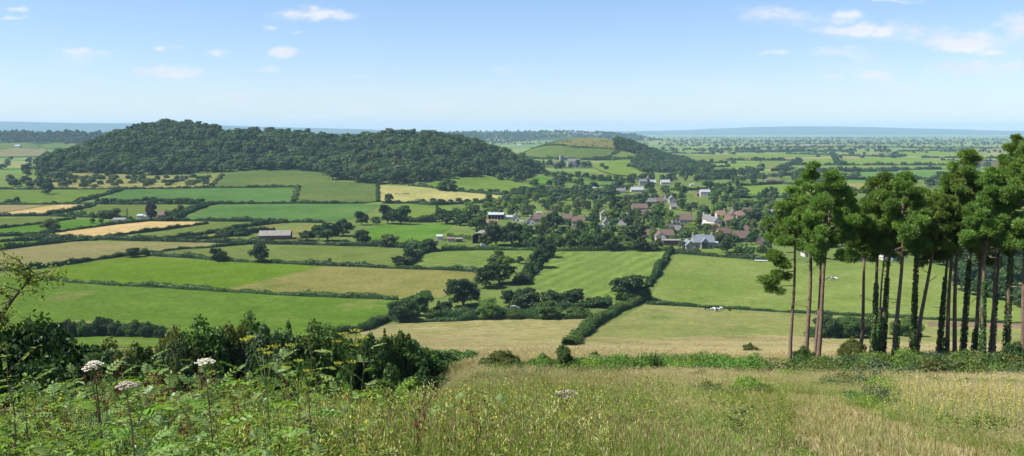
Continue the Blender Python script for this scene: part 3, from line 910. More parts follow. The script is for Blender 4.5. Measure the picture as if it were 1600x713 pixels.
for i in range(14):      # foot of the second hill
    NAMED.append((855 + i * 12, 277 + i * .9 + rnd.uniform(-3, 2), 12, rnd.uniform(7, 11), rnd.choice(['round', 'tall']), rnd.choice(['dark', 'mid']), None))
for i in range(9):       # about the manor
    NAMED.append((840 + i * 10 + rnd.uniform(-3, 3), 263 + rnd.uniform(-4, 5), 10, rnd.uniform(9, 14), rnd.choice(['round', 'tall', 'cone']), 'dark', None))
for i, (x, y, w, h, t) in enumerate([(58,527,24,26,'dark'),(84,527,30,25,'dark'),(108,527,28,30,'dark'),(132,526,32,28,'mid'),(158,525,34,33,'dark'),(186,526,30,27,'dark'),(210,526,30,28,'mid'),(234,527,30,26,'dark'),(254,528,22,20,'dark')]):
    NAMED.append((x, y, w, h, 'bush', t, None))
for x, y, w, h, s, t, lab in NAMED:
    place_tree(x, y, w, h, s, t, label=lab)
    TREES[-1:] = TREES[-1:]
# ------------------------------------------------------------------ hedges along the field edges
def hedge(pix, label, w=2.4, h=2.2, tone='dark', rag=.45, dens=5.0, name='hedge', L=None, group=None, world=None):
    pts = [hit(*p) for p in pix] if world is None else world
    d = np.mean([p.length for p in pts])
    L = L or float(np.clip(d * .0012, .35, 1.5))
    rng = np.random.default_rng(int(abs(pix[0][0] * 7 + pix[0][1] * 13)))
    P2 = np.array([[p.x, p.y] for p in pts])
    seg = np.hypot(*np.diff(P2, axis=0).T); cum = np.concatenate([[0], np.cumsum(seg)]); tot = cum[-1]
    n = int(min(14000, tot * (w + 2 * h) * dens / (L / .5) ** 2 * 1.1)) + 60
    s = rng.random(n) * tot
    x = np.interp(s, cum, P2[:, 0]); y = np.interp(s, cum, P2[:, 1])
    k = np.clip(np.searchsorted(cum, s) - 1, 0, len(seg) - 1)
    tx, ty = ((P2[k + 1] - P2[k]) / np.maximum(seg[k], 1e-6)[:, None]).T
    nx, ny = -ty, tx
    ph = rng.random(4) * 6.28
    hv = h * (1 + rag * (np.sin(s * .23 + ph[0]) * .5 + np.sin(s * .61 + ph[1]) * .4 + np.sin(s * .071 + ph[2]) * .6))
    wv = w * (1 + .5 * rag * np.sin(s * .31 + ph[3]))
    a = rng.random(n) * math.pi
    ex = np.cos(a); ez = np.sin(a)
    ex = np.sign(ex) * np.abs(ex) ** .55; ez = ez ** .6
    q = 1 - .25 * rng.random(n) ** 2 + .08 * rng.normal(size=n)
    off = ex * wv / 2 * q
    # bulge the middle a little, meander
    off = off + .4 * rag * w * np.sin(s * .13 + ph[1])
    X = x + nx * off; Y = y + ny * off
    Z = terrain(X, Y) + ez * hv * q
    nrm = unit(np.stack([nx * ex, ny * ex, ez + .1], -1) + .65 * rng.normal(size=(n, 3)))
    V, F = leafquads(np.stack([X, Y, Z], -1), nrm, L * 1.3 * (.7 + .6 * rng.random(n)), L * .95, rng)
    tone_ = np.clip(rng.normal(.45, .2, n) + .15 * np.sin(s * .2 + ph[2]), 0, 1)
    # woody body inside the leaves
    m = max(2, int(tot / 4)); ss = np.linspace(0, tot, m)
    cx = np.interp(ss, cum, P2[:, 0]); cy_ = np.interp(ss, cum, P2[:, 1]); kk = np.clip(np.searchsorted(cum, ss) - 1, 0, len(seg) - 1)
    t2 = (P2[kk + 1] - P2[kk]) / np.maximum(seg[kk], 1e-6)[:, None]; n2 = np.stack([-t2[:, 1], t2[:, 0]], -1)
    of2 = (.4 * rag * w * np.sin(ss * .13 + ph[1]))[:, None]
    C = np.stack([cx, cy_], -1) + n2 * of2
    hh = h * .78 * (1 + rag * (np.sin(ss * .23 + ph[0]) * .5 + np.sin(ss * .61 + ph[1]) * .4 + np.sin(ss * .071 + ph[2]) * .6))
    prof = [(-.42, -.3), (-.4, .75), (-.2, 1), (.2, 1), (.4, .75), (.42, -.3)]
    B = []
    for o_, z_ in prof:
        q2 = C + n2 * o_ * w
        B.append(np.column_stack([q2, terrain(q2[:, 0], q2[:, 1]) + z_ * np.maximum(hh, .3)]))
    B = np.stack(B, 1).reshape(-1, 3); off0 = len(V); np_ = len(prof)
    BF = np.array([[i * np_ + j, i * np_ + j + 1, (i + 1) * np_ + j + 1, (i + 1) * np_ + j] for i in range(m - 1) for j in range(np_ - 1)]) + off0
    me = npmesh(name, np.concatenate([V, B]), [F, BF], [M['leaf_' + tone]], [np.zeros(len(F)), np.zeros(len(BF))], [tone_, np.full(len(BF), .3)])
    return link(name, me, label=label, cat='hedge', group=group)


HEDGES = [
 ([(62,437),(110,442),(190,447),(300,453),(400,459.5),(530,466),(622,469)],'long clipped hedge between the nearest bright meadow and the olive field',2.2,2.0,'mid'),
 ([(-40,427),(0,424),(40,422),(83,417.5),(140,408),(204,399.5)],'hedge below the tan field at the left',2.6,2.4,'dark'),
 ([(229,399.5),(290,403),(340,408),(405,411),(500,415.5),(600,419.5),(700,423),(748,426)],'long hedge along the top of the olive field',2.6,2.2,'dark'),
 ([(204,400),(240,396),(285,390),(340,386.5),(400,381)],'thin hedge running up between the tan field and mid green field',2.2,1.8,'dark'),
 ([(-60,397),(0,391.5),(60,384),(117,377.5),(150,375)],'hedge on the upper edge of the tan field at the left',3.4,2.8,'dark'),
 ([(150,375),(240,377),(340,380),(430,382),(520,384),(600,386),(650,389)],'long dark hedge under the olive strips and vivid field',3.6,3,'dark'),
 ([(40,369.5),(96,372.5),(149,373.5),(212,365),(265,359),(325,350)],'hedge along the lower side of the brown stubble strip',2.6,2.2,'dark'),
 ([(-40,373),(0,370),(42,369),(102,362),(176,352),(234,346)],'hedge along the upper side of the brown stubble strip',2.6,2.2,'dark'),
 ([(-60,385),(0,379),(60,376),(150,376)],'hedge left of the long dark hedge under the stubble strip',3.2,2.8,'dark'),
 ([(250,377),(300,370),(350,361),(400,353),(450,348.5)],'hedge dividing the narrow olive strips',3,2.6,'dark'),
 ([(275,376),(320,374),(360,370),(395,364),(430,362)],'hedge just above the long barn',3.4,3,'dark'),
 ([(-60,361),(0,357.5),(64,350),(117,342.5)],'hedge between the pale pasture and bright meadow at far left',2.2,1.8,'dark'),
 ([(-60,339.5),(0,338.5),(72,338),(136,340),(205,343)],'hedge below the pale stubble at far left',3,2.4,'dark'),
 ([(72,336),(100,332),(125,327.5),(149,321.5)],'hedge up the right edge of the pale stubble',3,2.6,'dark'),
 ([(-60,320),(0,320),(85,319.8),(150,320)],'low hedge above the pale stubble',2.4,2,'dark'),
 ([(116,317.5),(150,309),(187,298.5),(196,296.5)],'thick sloping hedge between the pasture and crop below the orchard',6,3,'dark'),
 ([(150,319.5),(240,319.6),(330,319.4),(400,319),(500,318.6),(568,318.3)],'long hedge between the two big crop fields',3,2.4,'dark'),
 ([(265,346.5),(293,333),(318,323),(337,319.5)],'bushy diagonal hedge right of the farmhouse',6,3.5,'dark'),
 ([(234,346),(300,345.6),(400,347),(505,348.5)],'hedge along the bottom of the big crop field',3.4,2.8,'dark'),
 ([(-60,296.5),(60,296.6),(187,296.6),(330,294.6),(400,293.8),(465,293.4)],'hedge along the foot of the orchard',3.4,2.8,'dark'),
 ([(466,293.5),(463,302),(459.5,317)],'hedge closing the right end of the upper crop field',5,3,'mid'),
 ([(590.5,288),(590.5,300),(590.5,316)],'upright hedge between the dark crop and pale hay field',3.5,3,'dark'),
 ([(330,292),(338,284),(348,275)],'hedge at the left edge of the dark crop',5,3,'olive'),
 ([(598,318),(640,318.2),(683,321),(720,319),(760,316.5),(800,313.5)],'ragged hedge below the pale hay field',5,3.4,'dark',.5),
 ([(640,291),(660,293.5),(700,299),(750,303.5),(800,307)],'hedge above the pale hay field',4.5,3.2,'dark',.5),
 ([(622,346.5),(645,347.5),(682,347)],'dark hedge over the vivid green field',6,4,'dark'),
 ([(560,378),(600,386.5),(645,387),(680,392)],'scrubby hedge under the vivid green field',4.5,3.2,'dark',.5),
 ([(637,416),(650,403),(666,394),(690,392.5)],'rough hedge between the mid green field and mown rows',4,3,'dark',.5),
 ([(690,392.5),(740,391),(800,391),(840,392)],'hedge in front of the farm sheds',3.2,2.4,'mid'),
 ([(818,446),(826,432),(836,418),(848,404),(862,393)],'thick hedge on the left of the mown striped field',6,3.4,'dark',.4),
 ([(806,445),(822,425),(836,405)],'second hedge beside the track left of the mown field',4,2.6,'olive',.4),
 ([(862,392.5),(920,391.8),(1000,391),(1048,391.5)],'clipped hedge along the top of the mown striped field',3.4,2.6,'mid'),
 ([(1048,394),(1036,412),(1024,430),(1013,449)],'dark clipped hedge between the mown field and grazed pasture',3.4,2.8,'dark'),
 ([(1052,395),(1100,400),(1160,404),(1215,408)],'clipped hedge between the village gardens and pasture',3.2,2.6,'dark'),
 ([(1010,466),(990,478),(962,487),(940,500),(918,516),(903,530),(890,545)],'thick rounded hedge curving down from the great oak',4.2,3,'mid',.25),
 ([(1010,466),(990,469),(965,471)],'bushy hedge end beneath the great oak',7,3.4,'mid',.4),
 ([(1010,475.5),(1060,478),(1165,484.5),(1300,492),(1480,501.5),(1650,508)],'low straight hedge across the pasture below the cows',1.6,1.2,'dark'),
 ([(606,501),(640,505),(700,502),(760,499),(840,499)],'scrubby hedge along the top of the cut hay field',4,2.4,'dark',.5),
 ([(835,499.5),(880,499),(925,498)],'scrubby hedge between the lane and cut hay field',3.4,2,'mid',.5),
 ([(608,500),(590,508),(570,516),(520,524)],'dark hedge bank at the right tip of the nearest meadow',3.6,2.2,'dark',.4),
 ([(690,496),(760,494),(800,492),(840,488)],'undergrowth hedge inside the field clump along the lane',6,3,'dark',.5),
 ([(850,484),(900,481),(955,478)],'dark lane hedge under the mown striped field',5,3,'dark',.5),
 ([(45,526),(100,525),(160,524),(210,525),(255,527)],'dark hedge with tall shrubs at the near edge of the nearest meadow',4,2.4,'dark',.5),
 ([(700,370),(720,372),(745,376)],'garden hedge behind the white sheds',3,2.4,'mid'),
 ([(820,372),(850,384)],'short hedge beside the paddock lawn',3,2,'dark'),
 ([(800,386.5),(850,387)],'hedge at the foot of the paddock lawn',3,2.2,'dark'),
 ([(800,304),(860,309),(930,309),(960,311)],'hedge across the slope behind the village',7,4,'dark',.5),
 ([(845,296),(900,300),(940,304)],'second hedge across the slope behind the village',6,4,'dark',.5),
 ([(848,269),(900,277),(965,285)],'dark hedge line below the manor trees',5,3,'dark',.4),
 ([(813,250),(880,250),(928,250),(952,246),(966,238)],'hedge under the dark field on the second hill',7,4,'dark',.5),
 ([(830,233.5),(901,231.5),(962,234.5)],'hedge over the dark field on the second hill',6,3,'dark',.4),
 ([(925,250),(968,250),(990,250)],'scrubby hedge at the top of the lawn on the second hill',9,5,'dark',.5),
 ([(960,311),(1030,311),(1052,308)],'garden hedge behind the middle of the village',5,3,'dark',.5),
 ([(1160,309.5),(1220,309.5),(1290,309)],'straight hedge across the far green field near the pines',4,2.4,'dark'),
 ([(1040,297.5),(1120,297.5)],'hedge under the long green strip behind the village',6,3,'dark',.4),
 ([(1160,291),(1220,288),(1290,292)],'hedge over the far green field near the pines',7,4,'dark',.5),
]
for h_ in HEDGES:
    pix, lab, w, h = h_[:4]
    hedge(pix, lab, w, h, *(h_[4:5]), rag=(h_[5] if len(h_) > 5 else .45))
# field hedges of the levels, seen edge on: each one a hedge of its own
LV = [((1060,255),(1130,255)),((1130,251),(1240,251)),((1240,258.5),(1480,258.5)),((1250,268),(1470,265)),((1310,281),(1470,280)),((1320,269),(1400,268)),((1150,238.5),(1330,236)),((1090,271),(1190,267)),
      ((1080,263),(1140,261)),((1230,241),(1400,246)),((1400,237),(1510,235)),((1440,247),(1600,248)),((1180,231),(1300,230)),((1300,229),(1430,230)),((1470,251),(1600,253)),((1040,240),(1110,241)),
      ((1060,272),(1130,275)),((1180,277),(1250,274)),((1380,302),(1310,302)),((1420,232),(1600,232)),((1100,281),(1190,279)),((1210,268),(1250,252)),((1400,284),(1395,302)),((1300,240),(1310,258))]
LVL = ['far dark field hedge on the levels above the grey tree', 'far field hedge under the brown strip of the levels']
for i, (a, b) in enumerate(LV):
    n = 5
    pix = [(a[0] + (b[0] - a[0]) * t / n, a[1] + (b[1] - a[1]) * t / n) for t in range(n + 1)]
    o = hedge(pix, None, 9, 4.5, 'dark', .7, name='field_hedge')
    o['group'] = 'distant field hedges of the levels'
    side = 'close behind the leftmost pines' if 1200 <= (a[0] + b[0]) / 2 <= 1340 else 'behind the pines' if (a[0] + b[0]) / 2 > 1340 else 'beyond the village'
    far_ = 'far' if a[1] < 245 else 'middle distance' if a[1] < 262 else 'nearer'
    o['label'] = f'{far_} dark field hedge of the flat levels {side}'
# ------------------------------------------------------------------ the wood on the long hill
EDGEX = np.array([40, 70, 110, 150, 250, 340, 400, 470, 505, 520, 560, 595, 650, 690, 740, 800, 835])
EDGEY = np.array([262, 268, 272, 274, 275, 271, 267, 266.5, 270, 282, 287, 289, 289, 283, 277, 277, 275])
ed = np.array([[*hit(a, b)[:2]] for a, b in zip(EDGEX, EDGEY)])
ed_az = ed[:, 0] / ed[:, 1]
rw = np.random.default_rng(5)
cand = []
sp = 12.5
for gx in np.arange(-950, 90, sp):
    for gy in np.arange(900, 1660, sp):
        x, y = gx + rw.uniform(-5, 5), gy + rw.uniform(-5, 5)
        ye = np.interp(x / y, ed_az, ed[:, 1])
        if x / y < ed_az[0] or x / y > ed_az[-1] or y < ye + 3: continue
        yr = np.interp(x, RIDX, RIDY)
        if y > yr + 70: continue
        cand.append((x, y))
cand = np.array(cand); cz = terrain(cand[:, 0], cand[:, 1])
# only trees whose top could be seen from the front count; nearest ones become things
order = np.argsort(np.hypot(cand[:, 0], cand[:, 1]))
WOODP = [crown_mesh('woodland_tree', 300 + k, s, w, h, z0, 1100, 1.15, nl=9, rag=.38) for k, (s, w, h, z0) in enumerate(
    [('round', 15, 11, 2), ('round', 13, 12, 2), ('wide', 18, 11, 2), ('wide', 16, 10, 2), ('tall', 12, 13, 2), ('round', 18, 13, 2)])]
ZONES = [(150, 'at its left end'), (270, 'over the left orchard'), (345, 'over the right orchard'), (430, 'over the left dark crop'), (520, 'over the right dark crop'),
         (600, 'left of the hay field'), (690, 'above the hay field'), (760, 'toward its right end'), (900, 'at its right tip')]
front = [i for i in order]
things, rest = front[:296], front[296:]
WT = ['dark', 'mid', 'dark', 'mid', 'pale', 'olive', 'dark', 'grey', 'mid', 'dark']
def wtone():
    return rnd.choice(['dark', 'dark', 'dark', 'mid', 'dark', 'grey', 'mid', 'olive'])
first = {}
for q, i in enumerate(things):
    x, y = cand[i]; t = wtone(); k = rnd.randrange(6)
    s = rnd.choice([rnd.uniform(.6, .9), rnd.uniform(.8, 1.2), rnd.uniform(1.0, 1.45)])
    o = link('woodland_tree', WOODP[k], loc=(x, y, cz[i] - .3), rz=rnd.random() * 6.28, scale=(s, s, s * rnd.uniform(.85, 1.15)))
    o.material_slots[0].link = 'OBJECT'; o.material_slots[0].material = M['leaf_' + t]
    px = 800 + FPX * x / y
    z = next(b for a, b in ZONES if px < a)
    dy = y - np.interp(x / y, ed_az, ed[:, 1])
    row = 'front edge' if dy < 14 else 'second row' if dy < 30 else 'lower slope'
    tag(o, f'{TONEW[t]} tree in the {row} of the hill wood {z}', 'tree', f'trees in the {row} of the hill wood')


def scatter(name, protos, P, rot, scl, idx, **kw):
    """ONE stuff object: copies of a few plant meshes on points"""
    cl = bpy.data.collections.new(name + '_kinds')
    for n_, o in enumerate(protos): cl.objects.link(o)
    me = bpy.data.meshes.new(name); P = np.asarray(P, np.float32)
    me.vertices.add(len(P)); me.vertices.foreach_set('co', P.ravel())
    a = me.attributes.new('rot', 'FLOAT_VECTOR', 'POINT'); a.data.foreach_set('vector', np.asarray(rot, np.float32).ravel())
    a = me.attributes.new('scl', 'FLOAT_VECTOR', 'POINT'); a.data.foreach_set('vector', np.asarray(scl, np.float32).ravel())
    a = me.attributes.new('idx', 'INT', 'POINT'); a.data.foreach_set('value', np.asarray(idx, np.int32))
    o = link(name, me, kind='stuff', **kw)
    ng = bpy.data.node_groups.new(name, 'GeometryNodeTree')
    ng.interface.new_socket('Geometry', in_out='INPUT', socket_type='NodeSocketGeometry')
    ng.interface.new_socket('Geometry', in_out='OUTPUT', socket_type='NodeSocketGeometry')
    gi, go = ng.nodes.new('NodeGroupInput'), ng.nodes.new('NodeGroupOutput')
    ci = ng.nodes.new('GeometryNodeCollectionInfo'); ci.inputs['Collection'].default_value = cl
    ci.inputs['Separate Children'].default_value = True; ci.inputs['Reset Children'].default_value = True
    ip = ng.nodes.new('GeometryNodeInstanceOnPoints'); ip.inputs['Pick Instance'].default_value = True
    def attr(nm, typ):
        n = ng.nodes.new('GeometryNodeInputNamedAttribute'); n.data_type = typ; n.inputs['Name'].default_value = nm
        return n.outputs['Attribute']
    ng.links.new(gi.outputs[0], ip.inputs['Points']); ng.links.new(ci.outputs[0], ip.inputs['Instance'])
    ng.links.new(attr('idx', 'INT'), ip.inputs['Instance Index'])
    ng.links.new(attr('rot', 'FLOAT_VECTOR'), ip.inputs['Rotation']); ng.links.new(attr('scl', 'FLOAT_VECTOR'), ip.inputs['Scale'])
    ng.links.new(ip.outputs[0], go.inputs[0])
    md = o.modifiers.new('scatter', 'NODES'); md.node_group = ng
    return o


def proto(name, me, mats=None):
    o = bpy.data.objects.new(name, me)
    if mats:
        for i, m in enumerate(mats): o.material_slots[i].link = 'OBJECT'; o.material_slots[i].material = m
    return o


def wood_scatter(name, P, smin, smax, tones=('dark', 'mid', 'dark', 'grey', 'dark', 'mid'), meshes=WOODP):
    pr = [proto(f'{name}_{i:02d}', me, [M['leaf_' + t], M['bark']]) for i, (me, t) in enumerate([(m_, t_) for t_ in tones for m_ in meshes])]
    n = len(P); s = rw.uniform(smin, smax, n)
    return scatter(name, pr, P, np.column_stack([np.zeros(n), np.zeros(n), rw.random(n) * 6.28]), np.column_stack([s, s, s * rw.uniform(.85, 1.2, n)]), rw.integers(0, len(pr), n))


P = np.column_stack([cand[rest], cz[rest] - .3])
wood_scatter('hill_wood', P, .65, 1.4)

# second hill: the wood on its right shoulder
poly = np.array([(958,222),(972,216),(1000,226),(1040,240),(1075,254),(1110,266),(1120,276),(1080,280),(1040,278),(1012,274),(990,264),(986,250),(1000,246),(978,238),(962,234)], float)
pts = []
for x in np.arange(170, 480, 9.5):
    for y in np.arange(1560, 2160, 9.5):
        X_, Y_ = x + rw.uniform(-4, 4), y + rw.uniform(-4, 4)
        pts.append((X_, Y_, tz(X_, Y_)))
pts = np.array(pts)
pxs, pys = proj(pts)
ok = inside(np.column_stack([pxs, pys]), poly)
wood_scatter('far_hill_wood', pts[ok], .6, .85)

# woods and hedgerow trees far out on the levels and ridges, one mass each
def far_mass(name, rects, n, smin, smax, meshes, cluster=6, spread=(40, 8), tones=('dark', 'grey')):
    out = []
    for (x0, x1, y0, y1, wgt) in rects:
        for _ in range(int(n * wgt)):
            p = hit(rw.uniform(x0, x1), rw.uniform(y0, y1))
            k = rw.integers(2, cluster + 1)
            for _ in range(k):
                X_, Y_ = p.x + rw.normal() * spread[0], p.y + rw.normal() * spread[1]
                out.append((X_, Y_, tz(X_, Y_)))
    return wood_scatter(name, np.array(out), smin, smax, tones, meshes)


LOWP = [crown_mesh('far_tree', 340 + k, s, 13, h, 1.0, 170, 2.6, 7, trunk=False) for k, (s, h) in enumerate([('round', 10), ('wide', 8), ('tall', 12), ('bush', 8)])]
far_mass('levels_woods', [(1000,1640,215,222,.5), (1020,1640,222,230,.3), (1060,1640,230,240,.14)], 140, .7, 1.3, LOWP, 26, (210, 7), ('dark', 'dark', 'grey'))
far_mass('ridge_woods', [(600,1030,204,216,.45), (0,230,206,222,.35), (560,840,212,226,.2)], 520, .8, 1.3, LOWP, 9, (60, 25))
# ------------------------------------------------------------------ houses, barns and sheds
def tile_mat(name, c, c2):
    m, nt, out = new_mat(name)
    tc = N(nt, 'ShaderNodeTexCoord'); P = tc.outputs['Object']
    b = N(nt, 'ShaderNodeTexBrick'); nt.links.new(scaled(nt, P, (1, 1, 1)), b.inputs['Vector'])
    b.inputs['Scale'].default_value = 1; b.inputs['Brick Width'].default_value = .5; b.inputs['Row Height'].default_value = .3; b.inputs['Mortar Size'].default_value = .02
    b.inputs['Color1'].default_value = (*c, 1); b.inputs['Color2'].default_value = (*c2, 1); b.inputs['Mortar'].default_value = (*[x * .5 for x in c], 1)
    col = mixc(nt, mapr(nt, noise(nt, P, .35, 5, .65), .35, .7), b.outputs[0], tuple(x * .62 for x in c))
    s = N(nt, 'ShaderNodeBsdfPrincipled'); nt.links.new(col, s.inputs['Base Color']); s.inputs['Roughness'].default_value = .75; s.inputs['Specular IOR Level'].default_value = .2
    nt.links.new(s.outputs[0], out.inputs[0])
    return m


BM = {
 'white': plain_mat('white_render', (.55, .52, .46), .8, .06, .6), 'cream': plain_mat('cream_render', (.42, .36, .28), .8, .06, .6),
 'stone': plain_mat('grey_stone', (.36, .33, .28), .9, .15, 1.5), 'brick': plain_mat('red_brick', (.25, .175, .14), .9, .12, 1.5),
 'tanw': plain_mat('tan_render', (.48, .38, .27), .85, .1, .8), 'timber': plain_mat('brown_boards', (.13, .095, .07), .85, .15, 2),
 'pink': plain_mat('pinkish_render', (.6, .46, .4), .85, .08, .8),
 'r_brown': tile_mat('brown_tiles', (.17, .115, .09), (.13, .09, .075)), 'r_grey': tile_mat('grey_tiles', (.19, .185, .18), (.15, .145, .145)),
 'r_slate': tile_mat('blue_slate', (.2, .23, .26), (.17, .2, .23)), 'r_red': tile_mat('red_brown_tiles', (.16, .11, .09), (.13, .09, .075)),
 'r_orange': tile_mat('orange_tiles', (.24, .155, .115), (.2, .13, .1)), 'r_pale': plain_mat('pale_sheet_roof', (.3, .31, .32), .5, .05, .4),
 'r_white': plain_mat('white_sheet_roof', (.37, .38, .39), .5, .03, .4), 'r_asb': plain_mat('weathered_sheet_roof', (.24, .22, .19), .8, .15, .5),
 'trim': plain_mat('white_paint', (.8, .8, .78), .5, .04, 1), 'dark': plain_mat('dark_interior', (.03, .03, .032), .8, .2, 1),
}
m, nt, out = new_mat('window_glass')
g = N(nt, 'ShaderNodeBsdfPrincipled'); g.inputs['Base Color'].default_value = (.03, .04, .05, 1); g.inputs['Roughness'].default_value = .1
nt.links.new(g.outputs[0], out.inputs[0]); BM['glass'] = m
HOUSES = []     # (px, py, words) things a tree can be described by


def roof_prof(a, hw, rise, ov=.35, th=.22):
    s = rise / a
    return [(-a - ov, hw - s * ov + .03), (0, hw + rise + .03), (a + ov, hw - s * ov + .03), (a + ov, hw - s * ov + .03 + th), (0, hw + rise + .03 + th * 1.15), (-a - ov, hw - s * ov + .03 + th)]


def house(px, py, wpx, label, wall='cream', roof='brown', st=2, ridge='x', depth=7.0, chim=1, yaw=0.0, pitch=42, name='house', cat='house', win=True, wall_h=None, door=True, hip=False, short=None, porch=False):
    p = hit(px, py); k = mpp(p); w = max(wpx * k, 6.2 if st == 2 else 2.5)
    hw = wall_h or (2.5 * st + .2)
    wm, rm = BM[wall], BM['r_' + roof]
    o = empty(name, p + Vector((0, depth / 2, 0)), yaw, label=label, cat=cat)
    if ridge == 'x': a, b, ax = depth / 2, w / 2, 'x'
    else: a, b, ax = w / 2, depth / 2, 'y'
    rise = a * math.tan(math.radians(pitch))
    mb = MB()
    if hip:
        mb.box(-w / 2, w / 2, -depth / 2, depth / 2, -.8, hw)
    else:
        mb.prism([(-a, -.8), (a, -.8), (a, hw), (0, hw + rise), (-a, hw)], -b, b, 0, 'y' if ax == 'y' else 'x')
    mb.build('wall', wm, o)
    mb = MB()
    if hip:
        ov = .4; W2, D2 = w / 2 + ov, depth / 2 + ov; rl = max(.4, w / 2 - depth / 2 * .9); z0, z1 = hw + .02, hw + rise
        mb.add([(-W2, -D2, z0), (W2, -D2, z0), (W2, D2, z0), (-W2, D2, z0), (-rl, 0, z1), (rl, 0, z1)], [(0, 1, 5, 4), (1, 2, 5), (2, 3, 4, 5), (3, 0, 4), (3, 2, 1, 0)])
    else:
        mb.prism(roof_prof(a, hw, rise), -b - .25, b + .25, 0, 'y' if ax == 'y' else 'x')
    rf = mb.build('roof', rm, o)
    for c in range(chim):
        cx = (b - .7) * (1 if c == 0 else -1)
        mb = MB()
        x_, y_ = (cx, 0) if ax == 'x' else (0, cx)
        if hip: x_, y_ = (w * .2 * (1 if c == 0 else -1), 0)
        mb.box(x_ - .45, x_ + .45, y_ - .35, y_ + .35, hw + rise - 1.0, hw + rise + 1.25)
        mb.box(x_ - .53, x_ + .53, y_ - .43, y_ + .43, hw + rise + 1.25, hw + rise + 1.4)
        for q in (-.2, .2): mb.tube([(x_ + q, y_, hw + rise + 1.35), (x_ + q, y_, hw + rise + 1.8)], .12, 6)
        mb.build('chimney', BM['brick'] if wall in ('brick', 'cream', 'tanw') else BM['stone'] if wall == 'stone' else wm, rf)
    if win:
        yf = -depth / 2
        n = max(1, int(w / 3.0))
        dcol = n // 2 if door else -1
        for s in range(st):
            for i in range(n):
                x = -w / 2 + (i + .5) * w / n; zb = .9 + 2.5 * s
                if zb + 1.25 > hw: continue
                if s == 0 and i == dcol:
                    mb = MB().box(x - .5, x + .5, yf - .06, yf - .003, 0, 2.05); mb.build('door', BM['timber'], o); continue
                mb = MB()
                mb.box(x - .7, x + .7, yf - .05, yf - .003, zb, zb + 1.2, 0)
                for q in (-1, 1): mb.box(x + q * .33 - .29, x + q * .33 + .29, yf - .06, yf - .052, zb + .08, zb + 1.12, 1)
                mb.build('window', [BM['trim'], BM['glass']], o)
        if ridge == 'y' and rise > 2 and st == 1:
            mb = MB(); mb.box(-.55, .55, yf - .05, yf - .003, hw + .1, hw + 1.1, 0); mb.box(-.47, .47, yf - .06, yf - .052, hw + .18, hw + 1.02, 1)
            mb.build('window', [BM['trim'], BM['glass']], o)
    H = (hw + rise) / k
    USEDB.append((px - wpx / 2, px + wpx / 2, py - H, py))
    HOUSES.append((px, py, wpx, H, short or label))
    return o


